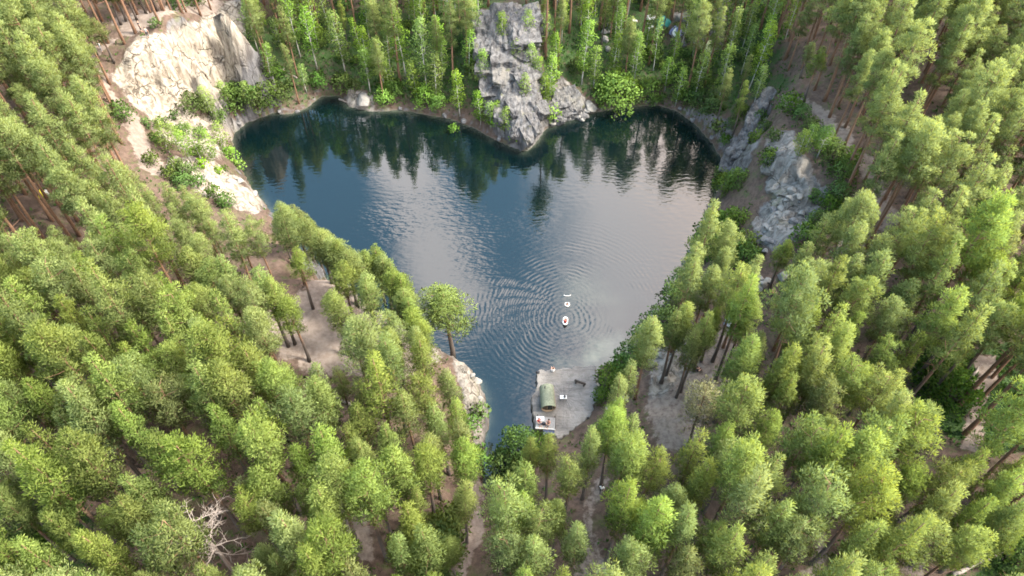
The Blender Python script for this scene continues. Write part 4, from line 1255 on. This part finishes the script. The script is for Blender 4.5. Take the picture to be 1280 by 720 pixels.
# ------------------------------------------------------------------ people
SKINM = mat('skin', (0.48, 0.28, 0.20), .6, .06, 6)
HAIRD = mat('dark_hair', (0.03, 0.022, 0.018), .7, .2, 20)
CLOTH = {k: mat(k + '_cloth', c, .85, .1, 8) for k, c in dict(white=(0.75, 0.75, 0.73), dark=(0.03, 0.032, 0.04), red=(0.55, 0.05, 0.05), navy=(0.05, 0.06, 0.11), grey=(0.2, 0.2, 0.21), salmon=(0.6, 0.30, 0.24), teal=(0.02, 0.16, 0.15)).items()}
J0 = dict(pelvis=(0, 0, .93), waist=(0, 0, 1.08), chest=(0, .01, 1.30), neck=(0, 0, 1.47), jaw=(0, -.015, 1.56), head=(0, 0, 1.65), crown=(0, .01, 1.74), nose=(0, -.10, 1.63))
for s, n in ((-1, 'l'), (1, 'r')):
    J0.update({'hip' + n: (.09 * s, 0, .90), 'knee' + n: (.10 * s, -.01, .50), 'ankle' + n: (.10 * s, .02, .09), 'toe' + n: (.12 * s, -.16, .03),
               'sh' + n: (.18 * s, 0, 1.41), 'el' + n: (.24 * s, .03, 1.13), 'wr' + n: (.26 * s, -.05, .89), 'palm' + n: (.265 * s, -.075, .82)})
RAD = dict(pelvis=.125, waist=.115, chest=.14, neck=.055, jaw=.075, head=.098, crown=.07, nose=.018, hip=.095, knee=.058, ankle=.042, toe=.035, sh=.062, el=.042, wr=.03, palm=.036)
POSES = {
    'stand': {},
    'walk': dict(kneel=(-.10, -.16, .52), anklel=(-.10, -.12, .10), toel=(-.11, -.31, .05), kneer=(.10, .06, .50), ankler=(.10, .26, .14), toer=(.11, .12, .04), ell=(-.25, .14, 1.14), wrl=(-.24, .12, .90), palml=(-.24, .11, .83), elr=(.25, -.06, 1.14), wrr=(.24, -.22, .96), palmr=(.24, -.26, .90)),
    'sit': dict(pelvis=(0, .0, .14), waist=(0, .05, .28), chest=(0, .07, .50), neck=(0, .04, .67), jaw=(0, .01, .76), head=(0, .02, .85), crown=(0, .03, .94), nose=(0, -.08, .83), hipl=(-.09, -.02, .13), hipr=(.09, -.02, .13), kneel=(-.13, -.40, .40), kneer=(.13, -.40, .40),
                anklel=(-.12, -.62, .07), ankler=(.12, -.62, .07), toel=(-.13, -.80, .03), toer=(.13, -.80, .03), shl=(-.18, .06, .61), shr=(.18, .06, .61), ell=(-.24, -.06, .42), elr=(.24, -.06, .42), wrl=(-.16, -.30, .42), wrr=(.16, -.30, .42), palml=(-.14, -.37, .43), palmr=(.14, -.37, .43)),
    'lie': dict(pelvis=(0, 0, .12), waist=(0, .15, .12), chest=(0, .37, .13), neck=(0, .54, .13), jaw=(0, .62, .15), head=(0, .71, .13), crown=(0, .80, .12), nose=(0, .70, .24), hipl=(-.09, -.03, .11), hipr=(.09, -.03, .11), kneel=(-.11, -.43, .12), kneer=(.11, -.43, .16),
                anklel=(-.12, -.84, .07), ankler=(.13, -.80, .07), toel=(-.14, -.90, .18), toer=(.16, -.86, .18), shl=(-.18, .48, .11), shr=(.18, .48, .11), ell=(-.32, .24, .08), elr=(.32, .24, .08), wrl=(-.36, -.01, .06), wrr=(.36, -.01, .06), palml=(-.37, -.08, .06), palmr=(.37, -.08, .06)),
}


def person(loc, rz, pose, top, bottom, label):
    J = dict(J0); J.update(POSES[pose])
    keys = list(J); V = [Vector(J[k]) for k in keys]; rad = [RAD[k if k in RAD else k[:-1]] for k in keys]
    ix = {k: i for i, k in enumerate(keys)}
    E = [('pelvis', 'waist'), ('waist', 'chest'), ('chest', 'neck'), ('neck', 'jaw'), ('jaw', 'head'), ('head', 'crown'), ('head', 'nose')]
    for n in 'lr': E += [('pelvis', 'hip' + n), ('hip' + n, 'knee' + n), ('knee' + n, 'ankle' + n), ('ankle' + n, 'toe' + n), ('chest', 'sh' + n), ('sh' + n, 'el' + n), ('el' + n, 'wr' + n), ('wr' + n, 'palm' + n)]
    E = [(ix[a], ix[b]) for a, b in E]
    for n, s in (('l', -1), ('r', 1)):
        w_, p = Vector(J['wr' + n]), Vector(J['palm' + n]); d = (p - w_).normalized(); sd = d.cross(Vector((s, 0, 0.01))).normalized()
        for k, (o, l) in enumerate(((-.03, .065), (-.010, .08), (.010, .075), (.03, .06))):
            a = len(V); V += [p + sd * o + d * .03, p + sd * o * 1.1 + d * (.03 + l) + Vector((-s * .02, 0, 0))]; rad += [.009, .007]; E += [(ix['palm' + n], a), (a, a + 1)]
        a = len(V); V.append((w_ + p) / 2 + Vector((-s * .03, -.05, 0))); rad.append(.010); E.append((ix['wr' + n], a))
    me = bpy.data.meshes.new('person_frame'); me.from_pydata([tuple(v) for v in V], E, [])
    o = link('person_frame', me)
    md = o.modifiers.new('skin', 'SKIN'); md.use_smooth_shade = True
    for i, sv in enumerate(me.skin_vertices[0].data): sv.radius = (rad[i], rad[i]); sv.use_root = keys[i] == 'pelvis' if i < len(keys) else False
    o.modifiers.new('sub', 'SUBSURF').levels = 1
    bpy.context.view_layer.update()
    body = bpy.data.meshes.new_from_object(o.evaluated_get(bpy.context.evaluated_depsgraph_get()))
    bpy.data.objects.remove(o)
    body.name = 'person'; body.materials.clear()
    for m in (SKINM, CLOTH[top] if top else SKINM, CLOTH[bottom]): body.materials.append(m)
    near = lambda c: min(range(len(keys)), key=lambda i: (c - Vector(J[keys[i]])).length)
    for p in body.polygons:
        k = keys[near(p.center)]; b = k if k in RAD else k[:-1]
        p.material_index = 1 if b in ('waist', 'chest', 'sh') else 2 if b in ('pelvis', 'hip') or (b == 'knee' and bottom in ('dark', 'navy', 'grey')) or (b == 'ankle' and pose == 'walk') else 0
    r = link('person', body, loc=loc); r.rotation_euler = (0, 0, rz)
    h = Vector(J['head']); up = (Vector(J['crown']) - h).normalized(); back = -(Vector(J['nose']) - h).normalized()
    hb = MB(); vs, fs = [], []
    n1, n2 = 10, 6
    ctr = h + up * .035 + back * .025; side = up.cross(back).normalized()
    for i in range(n2 + 1):
        t_ = math.pi * .62 * i / n2
        for k in range(n1):
            a = 2 * math.pi * k / n1
            vs.append(ctr + (up * math.cos(t_) + (side * math.cos(a) + back * math.sin(a)) * math.sin(t_)) * (.112 if math.sin(a) > -.3 or i < 3 else .085))
    for i in range(n2):
        for k in range(n1): fs.append((i * n1 + k, i * n1 + (k + 1) % n1, (i + 1) * n1 + (k + 1) % n1, (i + 1) * n1 + k))
    hb.add(vs, fs); hb.obj('hair', HAIRD, r, True)
    return tag(r, label, 'person')


person(gat(177, 40), 2.4, 'stand', 'dark', 'dark', 'person in dark clothes standing on the brow of the white cliff')
person(gat(186, 48), 3.6, 'stand', 'grey', 'dark', 'person in a grey top a few steps down the white cliff')
person(gat(128, 65), 1.2, 'walk', 'white', 'grey', 'person in a white top walking the sandy path beside the white cliff')
person(gat(751, 616), 3.0, 'walk', 'white', 'dark', 'person in a white shirt and dark trousers on the lower forest path')
pz = lambda x, y, z=1.12: at(x, y, z)
person(pz(691, 465), 3.14, 'sit', 'white', 'white', 'person in white sitting at the lake edge of the stone platform')
person(gat(966, 366), .5, 'sit', 'salmon', 'red', 'person in a salmon top sitting by pale boulders on the right bank')
person(gat(871, 464), 1.8, 'sit', 'dark', 'dark', 'person in dark clothes sitting on the bare ground between tall pine trunks')

# ------------------------------------------------------------------ barrel cabin on the stone platform
M_ROOF = mat('green_shingle', (0.15, 0.165, 0.115), .8, .2, 4, .3)
M_TAN = mat('tan_planks', (0.36, 0.255, 0.165), .7, .2, 5, .3)
M_BROWN = mat('brown_planks', (0.11, 0.085, 0.06), .7, .3, 5, .3)
M_GLASS = mat('dark_glass', (0.012, 0.02, 0.02), .1, .1, 2, 0, .6)
M_WHITE = mat('white_paint', (0.62, 0.61, 0.58), .6, .08, 4)
M_METAL = mat('dark_metal', (0.05, 0.05, 0.055), .4, .2, 6)
fr = at(685, 518, 1.1)
L_, Rr = 3.3, 1.05
cab = link('barrel_cabin', None, loc=(fr.x - .03, fr.y + L_ / 2, 1.1)); cab.rotation_euler = (0, 0, math.radians(3)); cab.scale = (.82, .82, .82)
cz = 1.22


def arc_shell(a0, a1, r0, r1, y0, y1, n):
    vs, fs = [], []
    for k in range(n + 1):
        a = a0 + (a1 - a0) * k / n
        for r in (r0, r1):
            for y in (y0, y1): vs.append((math.cos(a) * r, y, cz + math.sin(a) * r))
    for k in range(n):
        i, j = 4 * k, 4 * k + 4
        fs += [(i, i + 1, j + 1, j), (i + 2, j + 2, j + 3, i + 3), (i, j, j + 2, i + 2), (i + 1, i + 3, j + 3, j + 1)]
    fs += [(0, 2, 3, 1), (4 * n, 4 * n + 1, 4 * n + 3, 4 * n + 2)]
    return vs, fs


b = MB()
for k in range(30):
    a = 2 * math.pi * k / 30
    b.add(*arc_shell(a, a + 2 * math.pi / 30 - .012, Rr - .05, Rr, -L_ / 2, L_ / 2, 1))
b.obj('barrel', M_TAN, cab)
b = MB()
for k in range(9):
    y0 = -L_ / 2 - .22 + k * (L_ + .3) / 9
    b.add(*arc_shell(math.radians(28), math.radians(172), Rr + .012, Rr + .045 + .006 * (k % 2), y0, y0 + (L_ + .3) / 9 + .01 * 0, 14))
b.obj('roof_cover', M_ROOF, cab)
b = MB(); n = 24
b.add([(0, -L_ / 2 + .25, cz)] + [(math.cos(2 * math.pi * k / n) * (Rr - .05), -L_ / 2 + .25, cz + math.sin(2 * math.pi * k / n) * (Rr - .05)) for k in range(n)], [(0, k + 1, (k + 1) % n + 1) for k in range(n)])
fw = b.obj('front_wall', M_BROWN, cab)
b = MB(); b.add([(0, L_ / 2 - .1, cz)] + [(math.cos(2 * math.pi * k / n) * (Rr - .05), L_ / 2 - .1, cz + math.sin(2 * math.pi * k / n) * (Rr - .05)) for k in range(n)], [(0, (k + 1) % n + 1, k + 1) for k in range(n)])
b.obj('back_wall', M_BROWN, cab)
dr = MB().box((.22, -L_ / 2 + .20, cz - .05), (.72, .06, 1.55)).obj('door', M_GLASS, cab)
MB().tube([(-.05, -L_ / 2 + .12, cz - .25), (-.05, -L_ / 2 + .12, cz + .2)], .02, 6).obj('handle', M_METAL, dr)
b = MB(); b.box((-.17, -L_ / 2 + .21, cz - .05), (.07, .08, 1.7)); b.box((.61, -L_ / 2 + .21, cz - .05), (.07, .08, 1.7)); b.box((.22, -L_ / 2 + .21, cz + .77), (.70, .08, .07))
b.obj('door_frame', M_TAN, dr)
for y in (-1.2, 0, 1.2): MB().prism([(-.85, y - .06), (.85, y - .06), (.85, y + .06), (-.85, y + .06)], 0, .42).obj('cradle', M_DARKWOOD, cab)
for y in (-1.35, 1.35):
    b = MB(); b.add(*arc_shell(0, 2 * math.pi, Rr + .002, Rr + .010, y - .02, y + .02, 36)); b.obj('hoop', M_METAL, cab)
MB().tube([(-.35, 1.0, cz + Rr - .1), (-.35, 1.0, cz + Rr + .55)], .07, 10).obj('chimney', M_METAL, cab)
tag(cab, 'small barrel-shaped wooden cabin with pale green roof on the stone platform', 'cabin')

# the little terrace before the cabin
dc = at(682, 529, 1.1)
dk = link('wooden_terrace', None, loc=(dc.x, dc.y - .1, 1.1)); dk.rotation_euler = (0, 0, math.radians(-5))
b = MB()
for k in range(9): b.box((-1.0 + .25 * k, 0, .27), (.235, 1.5, .05))
b.obj('boards', mat('grey_boards', (0.26, 0.25, 0.24), .8, .15, 6), dk)
b = MB(); b.box((0, -.79, .22), (2.3, .07, .24)); b.obj('front_board', M_WHITE, dk)
for x in (-1, 1): MB().box((x, .2, .12), (.1, 1.7, .22)).obj('bearer', M_DARKWOOD, dk)
b = MB(); b.tube([(1.12, -.7, .25), (1.12, -.7, 1.1)], .035, 6); b.tube([(1.12, .7, .25), (1.12, .7, 1.1)], .035, 6); b.tube([(1.12, -.75, 1.1), (1.12, .75, 1.1)], .035, 6); b.tube([(1.12, -.7, .7), (1.12, .7, .7)], .025, 6)
b.obj('side_rail', M_DARKWOOD, dk)
tag(dk, 'low grey board terrace with a white front edge before the barrel cabin', 'terrace')
dz_ = 1.1 + .295
person(Vector((dc.x - .80, dc.y - .05, dz_)), .3, 'sit', 'red', 'navy', 'person in a red top sitting on the cabin terrace')
person(Vector((dc.x + .30, dc.y - .25, dz_)), -.4, 'sit', 'salmon', 'dark', 'person in a salmon top and dark shorts sitting on the cabin terrace')
b = MB(); n = 8
b.add([(-.45 + .9 * i / n, -.28 + .56 * j / n, .012 + .012 * math.sin(3 * i + 2 * j)) for j in range(n + 1) for i in range(n + 1)] + [(-.45 + .9 * i / n, -.28 + .56 * j / n, .002) for j in range(n + 1) for i in range(n + 1)],
      [(j * 9 + i, j * 9 + i + 1, j * 9 + i + 10, j * 9 + i + 9) for j in range(n) for i in range(n)])
tag(b.obj('towel', CLOTH['white'], None, True, Vector((dc.x - .62, dc.y + .45, dz_ + .005))), 'white towel spread on the cabin terrace behind the red-topped person', 'towel')


def bag(loc, m, label, s=1.0):
    r = link('bag', None, loc=loc)
    v = MB()
    for k, (z, a) in enumerate(((0, .9), (.08, 1.0), (.25, .95), (.36, .6))): v.v += [(a * .26 * s * math.cos(t_ * math.pi / 6), a * .17 * s * math.sin(t_ * math.pi / 6), z * s) for t_ in range(12)]
    for k in range(3):
        for i in range(12): v.f.append((k * 12 + i, k * 12 + (i + 1) % 12, k * 12 + 12 + (i + 1) % 12, k * 12 + 12 + i)); v.m.append(0)
    v.f += [tuple(range(36, 48))]; v.m.append(0)
    v.obj('bag_body', m, r, True)
    MB().tube([(-.12 * s, 0, .33 * s), (-.08 * s, 0, .5 * s), (.08 * s, 0, .5 * s), (.12 * s, 0, .33 * s)], .015, 5).obj('bag_handle', m, r)
    return tag(r, label, 'bag')


bag(Vector((dc.x - .25, dc.y - .3, dz_)), CLOTH['dark'], 'black bag on the cabin terrace between the two sitting people')
bag(at(672, 466, 1.1), CLOTH['dark'], 'dark bag at the lakeside corner of the stone platform')
mt = at(686, 540, 1.1)
b = MB().box((0, 0, .02), (1.3, .8, .04)); b.box((-.62, 0, .05), (.12, .8, .1))
tag(b.obj('sleeping_mat', CLOTH['navy'], None, False, mt), 'dark blue mat on the stone below the cabin terrace', 'mat')
# log bench
bb = at(725, 480, 1.1)
bn = link('log_bench', None, loc=bb); bn.rotation_euler = (0, 0, math.radians(-24))
b = MB(); b.tube([(-.7, 0, .42), (.7, 0, .42)], .15, 10); b.obj('seat', M_DARKWOOD, bn, True)
for x in (-.5, .5): MB().box((x, 0, .14), (.16, .34, .29)).obj('leg', M_DARKWOOD, bn)
tag(bn, 'dark log bench on the right half of the stone platform', 'bench')
# camp table with a pot
tb = at(704, 499, 1.1)
tr_ = link('camp_table', None, loc=tb)
MB().box((0, 0, .5), (.8, .5, .04)).obj('table_top', M_WHITE, tr_)
for x in (-.34, .34):
    for y in (-.2, .2): MB().tube([(x, y, 0), (x * .9, y * .9, .48)], .018, 6).obj('leg', M_METAL, tr_)
tag(tr_, 'small white camp table on the stone platform beside the cabin', 'table')
pt = link('cooking_pot', None, loc=(tb.x + .15, tb.y, 1.1 + .522))
MB().tube([(0, 0, 0), (0, 0, .05), (0, 0, .2)], [.13, .15, .15], 14).obj('pot_body', M_METAL, pt, True)
MB().tube([(0, 0, .202), (0, 0, .22), (0, 0, .25)], [.15, .12, .02], 14).obj('lid', M_METAL, pt, True)
tag(pt, 'black cooking pot standing on the white camp table', 'pot')

# ------------------------------------------------------------------ on the water
M_RUBBER = mat('white_rubber', (0.5, 0.49, 0.47), .5, .04, 3)
rf = at(706.5, 402, 0)
raft = link('inflatable_boat', None, loc=(rf.x, rf.y, .05)); raft.rotation_euler = (0, 0, math.radians(-8)); raft.scale = (.78, .78, .8)
def oval(a, l, n=32, z=.12, r=.15):
    pts_ = [Vector((math.copysign(abs(math.cos(t_)) ** .75, math.cos(t_)) * a, math.copysign(abs(math.sin(t_)) ** .75, math.sin(t_)) * l, z)) for t_ in [2 * math.pi * k / n for k in range(n)]]
    vs, fs = [], []
    for i, p in enumerate(pts_):
        d = (pts_[(i + 1) % n] - pts_[i - 1]).normalized(); s_ = d.cross(Vector((0, 0, 1)))
        for k in range(10):
            t_ = 2 * math.pi * k / 10; vs.append(p + s_ * math.cos(t_) * r + Vector((0, 0, 1)) * math.sin(t_) * r)
    for i in range(n):
        for k in range(10): fs.append((i * 10 + k, i * 10 + (k + 1) % 10, (i + 1) % n * 10 + (k + 1) % 10, (i + 1) % n * 10 + k))
    return vs, fs, pts_
vs, fs, ov = oval(.34, .74)
b = MB().add(vs, fs); b.obj('hull_tube', M_RUBBER, raft, True)
b = MB(); b.add([(0, 0, .05)] + [(p.x, p.y, .05) for p in ov], [(0, i + 1, (i + 1) % 32 + 1) for i in range(32)]); b.obj('boat_floor', CLOTH['grey'], raft)
MB().box((0, .35, .24), (.62, .2, .05)).obj('seat', M_RUBBER, raft)
tag(raft, 'white oval inflatable boat with one person in it on the rippled water', 'boat')
person(Vector((rf.x, rf.y - .28, .10)), math.pi, 'sit', 'red', 'dark', 'person in a red top sitting in the white inflatable boat')
sr = at(709, 381, 0)
vs, fs, _o = oval(.27, .27, z=.07, r=.09)
tag(MB().add(vs, fs).obj('swim_ring', M_RUBBER, None, True, (sr.x, sr.y, 0)), 'white swim ring round a swimmer beyond the inflatable boat', 'swim ring')
person(Vector((sr.x, sr.y, -.62)), 0, 'sit', None, 'navy', 'swimmer up to the chest in the white swim ring')
nd = at(709, 370, 0)
b = MB(); b.tube([(-.5 + 1.0 * k / 12, .12 * ((k - 6) / 6) ** 2, .03) for k in range(13)], .05, 8)
tag(b.obj('foam_noodle', M_RUBBER, None, True, (nd.x, nd.y, 0)), 'thin white foam noodle afloat, farthest of the white things on the water', 'float')


# ------------------------------------------------------------------ tents
def dome_tent(base, R, Hh, m, fly, rz, label, front=True):
    r = link('dome_tent', None, loc=base); r.rotation_euler = (0, 0, rz)
    vs, fs = [], []; n1, n2 = 24, 9
    for i in range(n2 + 1):
        t_ = math.pi / 2 * i / n2
        for k in range(n1):
            a = 2 * math.pi * k / n1; q = 1 / max(abs(math.cos(a)), abs(math.sin(a))) ** .55 * (1 - .08 * math.cos(4 * a))
            vs.append((R * q * math.cos(a) * math.cos(t_) ** .85, .8 * R * q * math.sin(a) * math.cos(t_) ** .85, Hh * math.sin(t_)))
    for i in range(n2):
        for k in range(n1): fs.append((i * n1 + k, i * n1 + (k + 1) % n1, (i + 1) * n1 + (k + 1) % n1, (i + 1) * n1 + k))
    MB().add(vs, fs).obj('tent_shell', m, r, True)
    for a in (math.pi / 4, 3 * math.pi / 4):
        q = 1 / abs(math.cos(a)) ** .55 * 1.08
        MB().tube([(R * q * math.cos(a) * math.copysign(abs(math.cos(t_)) ** .85, math.cos(t_)) * 1.01, .8 * R * q * math.sin(a) * math.copysign(abs(math.cos(t_)) ** .85, math.cos(t_)) * 1.01, Hh * math.sin(t_) * 1.015) for t_ in [math.pi * k / 14 for k in range(15)]], .018, 5).obj('tent_pole', M_METAL, r)
    if front:
        b = MB(); vs = []
        for i in range(7):
            t_ = math.pi / 2 * i / 7.5
            for k in range(5):
                a = -math.pi / 2 + (k - 2) * .24 * (1 - i / 9); vs.append((R * 1.02 * math.cos(a) * math.cos(t_) ** .85, .8 * R * 1.09 * math.sin(a) * math.cos(t_) ** .85 - .02, Hh * math.sin(t_) * 1.03))
        b.add(vs, [(i * 5 + k, i * 5 + k + 1, i * 5 + 5 + k + 1, i * 5 + 5 + k) for i in range(6) for k in range(4)]); b.obj('door_flap', fly, r, True)
    return tag(r, label, 'tent')


M_LIME = mat('pale_lime_fabric', (0.50, 0.52, 0.28), .7, .06, 3)
M_LILAC = mat('lilac_fabric', (0.20, 0.22, 0.40), .7, .08, 3)
M_TEAL = mat('teal_fabric', (0.02, 0.13, 0.12), .7, .15, 3)
M_YEL = mat('yellow_fabric', (0.60, 0.55, 0.03), .7, .06, 3)
M_PBLUE = mat('pale_blue_fabric', (0.45, 0.52, 0.66), .7, .08, 3)
dome_tent(gat(885, 61), 1.15, 1.35, M_LIME, M_LIME, .3, 'pale lime dome tent on the far hillside, uphill of the right cove')
dome_tent(gat(845, 43), 1.05, 1.4, M_LILAC, CLOTH['white'], -.7, 'lilac dome tent with a white front among far birches')
dome_tent(gat(827, 31), 1.4, 1.3, M_TEAL, M_TEAL, .6, 'dark teal tent half hidden in the far birches')
dome_tent(gat(914, 404), .85, .95, M_PBLUE, CLOTH['white'], -.5, 'small pale blue tent between pine trunks on the right bank')
yt = gat(53, 245)
r = link('ridge_tent', None, loc=yt); r.rotation_euler = (0, 0, .25); r.scale = (.62, .62, .62)
b = MB(); b.add([(-.75, -.8, 0), (.75, -.8, 0), (0, -.65, 1.25), (-.75, .9, 0), (.75, .9, 0), (0, .75, 1.25)], [(0, 2, 5, 3), (1, 4, 5, 2), (3, 5, 4), (0, 3, 4, 1)]); b.obj('tent_shell', M_YEL, r)
MB().add([(-.73, -.80, 0), (0, -.80, 0), (0, -.66, 1.22)], [(0, 1, 2)]).add([(.02, -.80, 0), (.73, -.80, 0), (.02, -.66, 1.22)], [(0, 1, 2)]).obj('door_flap', M_YEL, r)
MB().tube([(0, -.7, 0), (0, -.68, 1.3)], .02, 5).obj('tent_pole', M_METAL, r)
tag(r, 'small yellow ridge tent on brown ground under the left pines', 'tent')
bag(gat(61, 243), CLOTH['white'], 'white bundle on the ground right beside the yellow tent', 1.5)

# ------------------------------------------------------------------ labels that tell the trees, shrubs and stones apart
MARKS = [(215, 80, 'the white cliff'), (155, 175, 'the sandy path under the white cliff'), (53, 241, 'the yellow tent'), (285, 230, 'the white rim rock'), (400, 405, 'the bare patch on the left bank'), (572, 405, 'the lone shore pine'),
         (590, 500, 'the white rock at the narrow inlet'), (268, 655, 'the silvery dead pine'), (38, 625, 'the pale pine in the bottom left corner'), (20, 268, 'the bare brown patch by the left edge'), (585, 670, 'the sandy path at the bottom'),
         (683, 508, 'the barrel cabin'), (750, 625, 'the walker in white on the lower path'), (865, 455, 'the tall bare trunks on the right bank'), (870, 520, 'the pale yellowish pine'), (1215, 505, 'the track through dark undergrowth'),
         (985, 230, 'the grey rock slab'), (1157, 75, 'the grey dead pine, upper right'), (1110, 250, 'the bend of the woodland trail'), (883, 58, 'the lime tent'), (843, 40, 'the lilac tent'), (640, 100, 'the central rock'), (772, 118, 'the bright round willow'),
         (0, 20, 'the top left corner'), (1280, 700, 'the bottom right corner'), (1280, 330, 'the right edge at mid height'), (1270, 30, 'the top right corner'), (5, 430, 'the left edge at mid height'), (448, 668, 'the sandy gap left of the bottom path'),
         (1017, 700, 'the short path at the bottom edge'), (1080, 425, 'the reddish gap in the right pines'), (968, 355, 'the boulder camp on the right bank'), (455, 128, 'the flat slab on the far shore'), (200, 450, 'the middle of the left pine wood'), (160, 600, 'the dark hollow in the lower left wood'),
         (290, 150, 'the left end of the lake'), (905, 205, 'the right end of the lake'), (1050, 560, 'the middle of the lower right wood'), (420, 560, 'the fallen pale trunk on the left bank')]
SECT = ['right of', 'beyond and right of', 'beyond', 'beyond and left of', 'left of', 'below and left of', 'below', 'below and right of']
ORD = ['nearest', 'second', 'third', 'fourth', 'fifth', 'sixth', 'seventh', 'eighth', 'ninth', 'tenth', 'eleventh', 'twelfth', 'thirteenth']


def name_all(items, noun, group, adj):
    cellmap = {}
    for it in items:
        o, px, py = it[0], it[1], it[2]
        d = sorted((math.hypot(px - x, py - y), x, y, n) for x, y, n in MARKS)[0]
        s = SECT[int(round(math.atan2(-(py - d[2]), px - d[1]) / (math.pi / 4))) % 8]
        cellmap.setdefault((d[3], s), []).append((d[0], it))
    for (n, s), l in cellmap.items():
        l.sort(key=lambda q: q[0])
        for k, (_, it) in enumerate(l):
            txt = f"{adj(it)} {noun}, {ORD[min(k, 12)]} one {s} {n}" if len(l) > 1 else f"{adj(it)} {noun} {s} {n}"
            if len(txt.split()) > 16: txt = txt.replace(adj(it) + ' ', adj(it).split()[0] + ' ')
            tag(it[0], txt, None, group)


SHAPE = {}
for p, wd_ in zip(PINES, ('round-topped', 'pointed', 'broad round-topped', 'slim pointed', 'oval-crowned', 'oval-crowned', 'round-topped', 'small pointed', 'broad tall', 'tall pointed', 'flat-topped', 'tall oval-crowned')): SHAPE[p[1].name] = wd_
SHAPE[PALE_PINE[1].name] = 'pale'
crown_of = lambda o: next((c.data.name for c in o.children if c.name.startswith(('crown', 'foliage'))), '')
sp = {o.name for o in SPECIAL.values()}
its = {k: [] for k in ('pine', 'birch', 'shrub', 'broadleaf')}
for d in TREES:
    d['o']['category'] = {'pine': 'pine tree', 'birch': 'birch tree', 'shrub': 'shrub', 'broadleaf': 'tree'}[d['kind']]
    if d['o'].name not in (SPECIAL['lone'].name, SPECIAL['pale'].name, SPECIAL['palecorner'].name, SPECIAL['willow'].name, SPECIAL['dockbush'].name):
        its[d['kind']].append((d['o'], d['px'], d['py'], d))
name_all(its['pine'], 'pine', 'pines of the forest round the lake', lambda it: SHAPE.get(crown_of(it[0]), 'green'))
name_all(its['birch'], 'white-stemmed birch', 'birches on the banks of the lake', lambda it: 'tall' if it[3]['h'] > 9.5 else 'small' if it[3]['h'] < 6 else 'slender')
name_all(its['shrub'], 'shrub', 'shrubs on the banks of the lake', lambda it: 'bright green' if 'bright' in crown_of(it[0]) else 'large leafy' if it[3]['r'] > 1.9 else 'leafy green' if it[3]['r'] > 1.2 else 'small green')
name_all([r for r in ROCKS if r[4] != 'w'], 'boulder', 'boulders round the lake', lambda it: ('large ' if it[3] > .75 else 'small ' if it[3] < .5 else '') + ('pale' if it[4] == 'p' else 'grey'))
name_all([r for r in ROCKS if r[4] == 'w'], 'white stone', 'white stones on the far hillside', lambda it: 'large' if it[3] > .5 else 'small')
tag(SPECIAL['lone'], 'wide-crowned pine standing alone on the left shore against the water')
tag(SPECIAL['pale'], 'pale yellowish thin-crowned pine below the clearing on the right bank')
tag(SPECIAL['palecorner'], 'pale thin-crowned pine in the bottom left corner')
tag(SPECIAL['willow'], 'bright yellow-green round willow overhanging the far shore')
tag(SPECIAL['dockbush'], 'dense dark green leafy tree by the narrow inlet below the cabin terrace')
open('/tmp/info.txt','w').write(str((NPINE, len(REST), {k: sum(d['kind'] == k for d in TREES) for k in ('pine', 'birch', 'shrub', 'broadleaf')})))
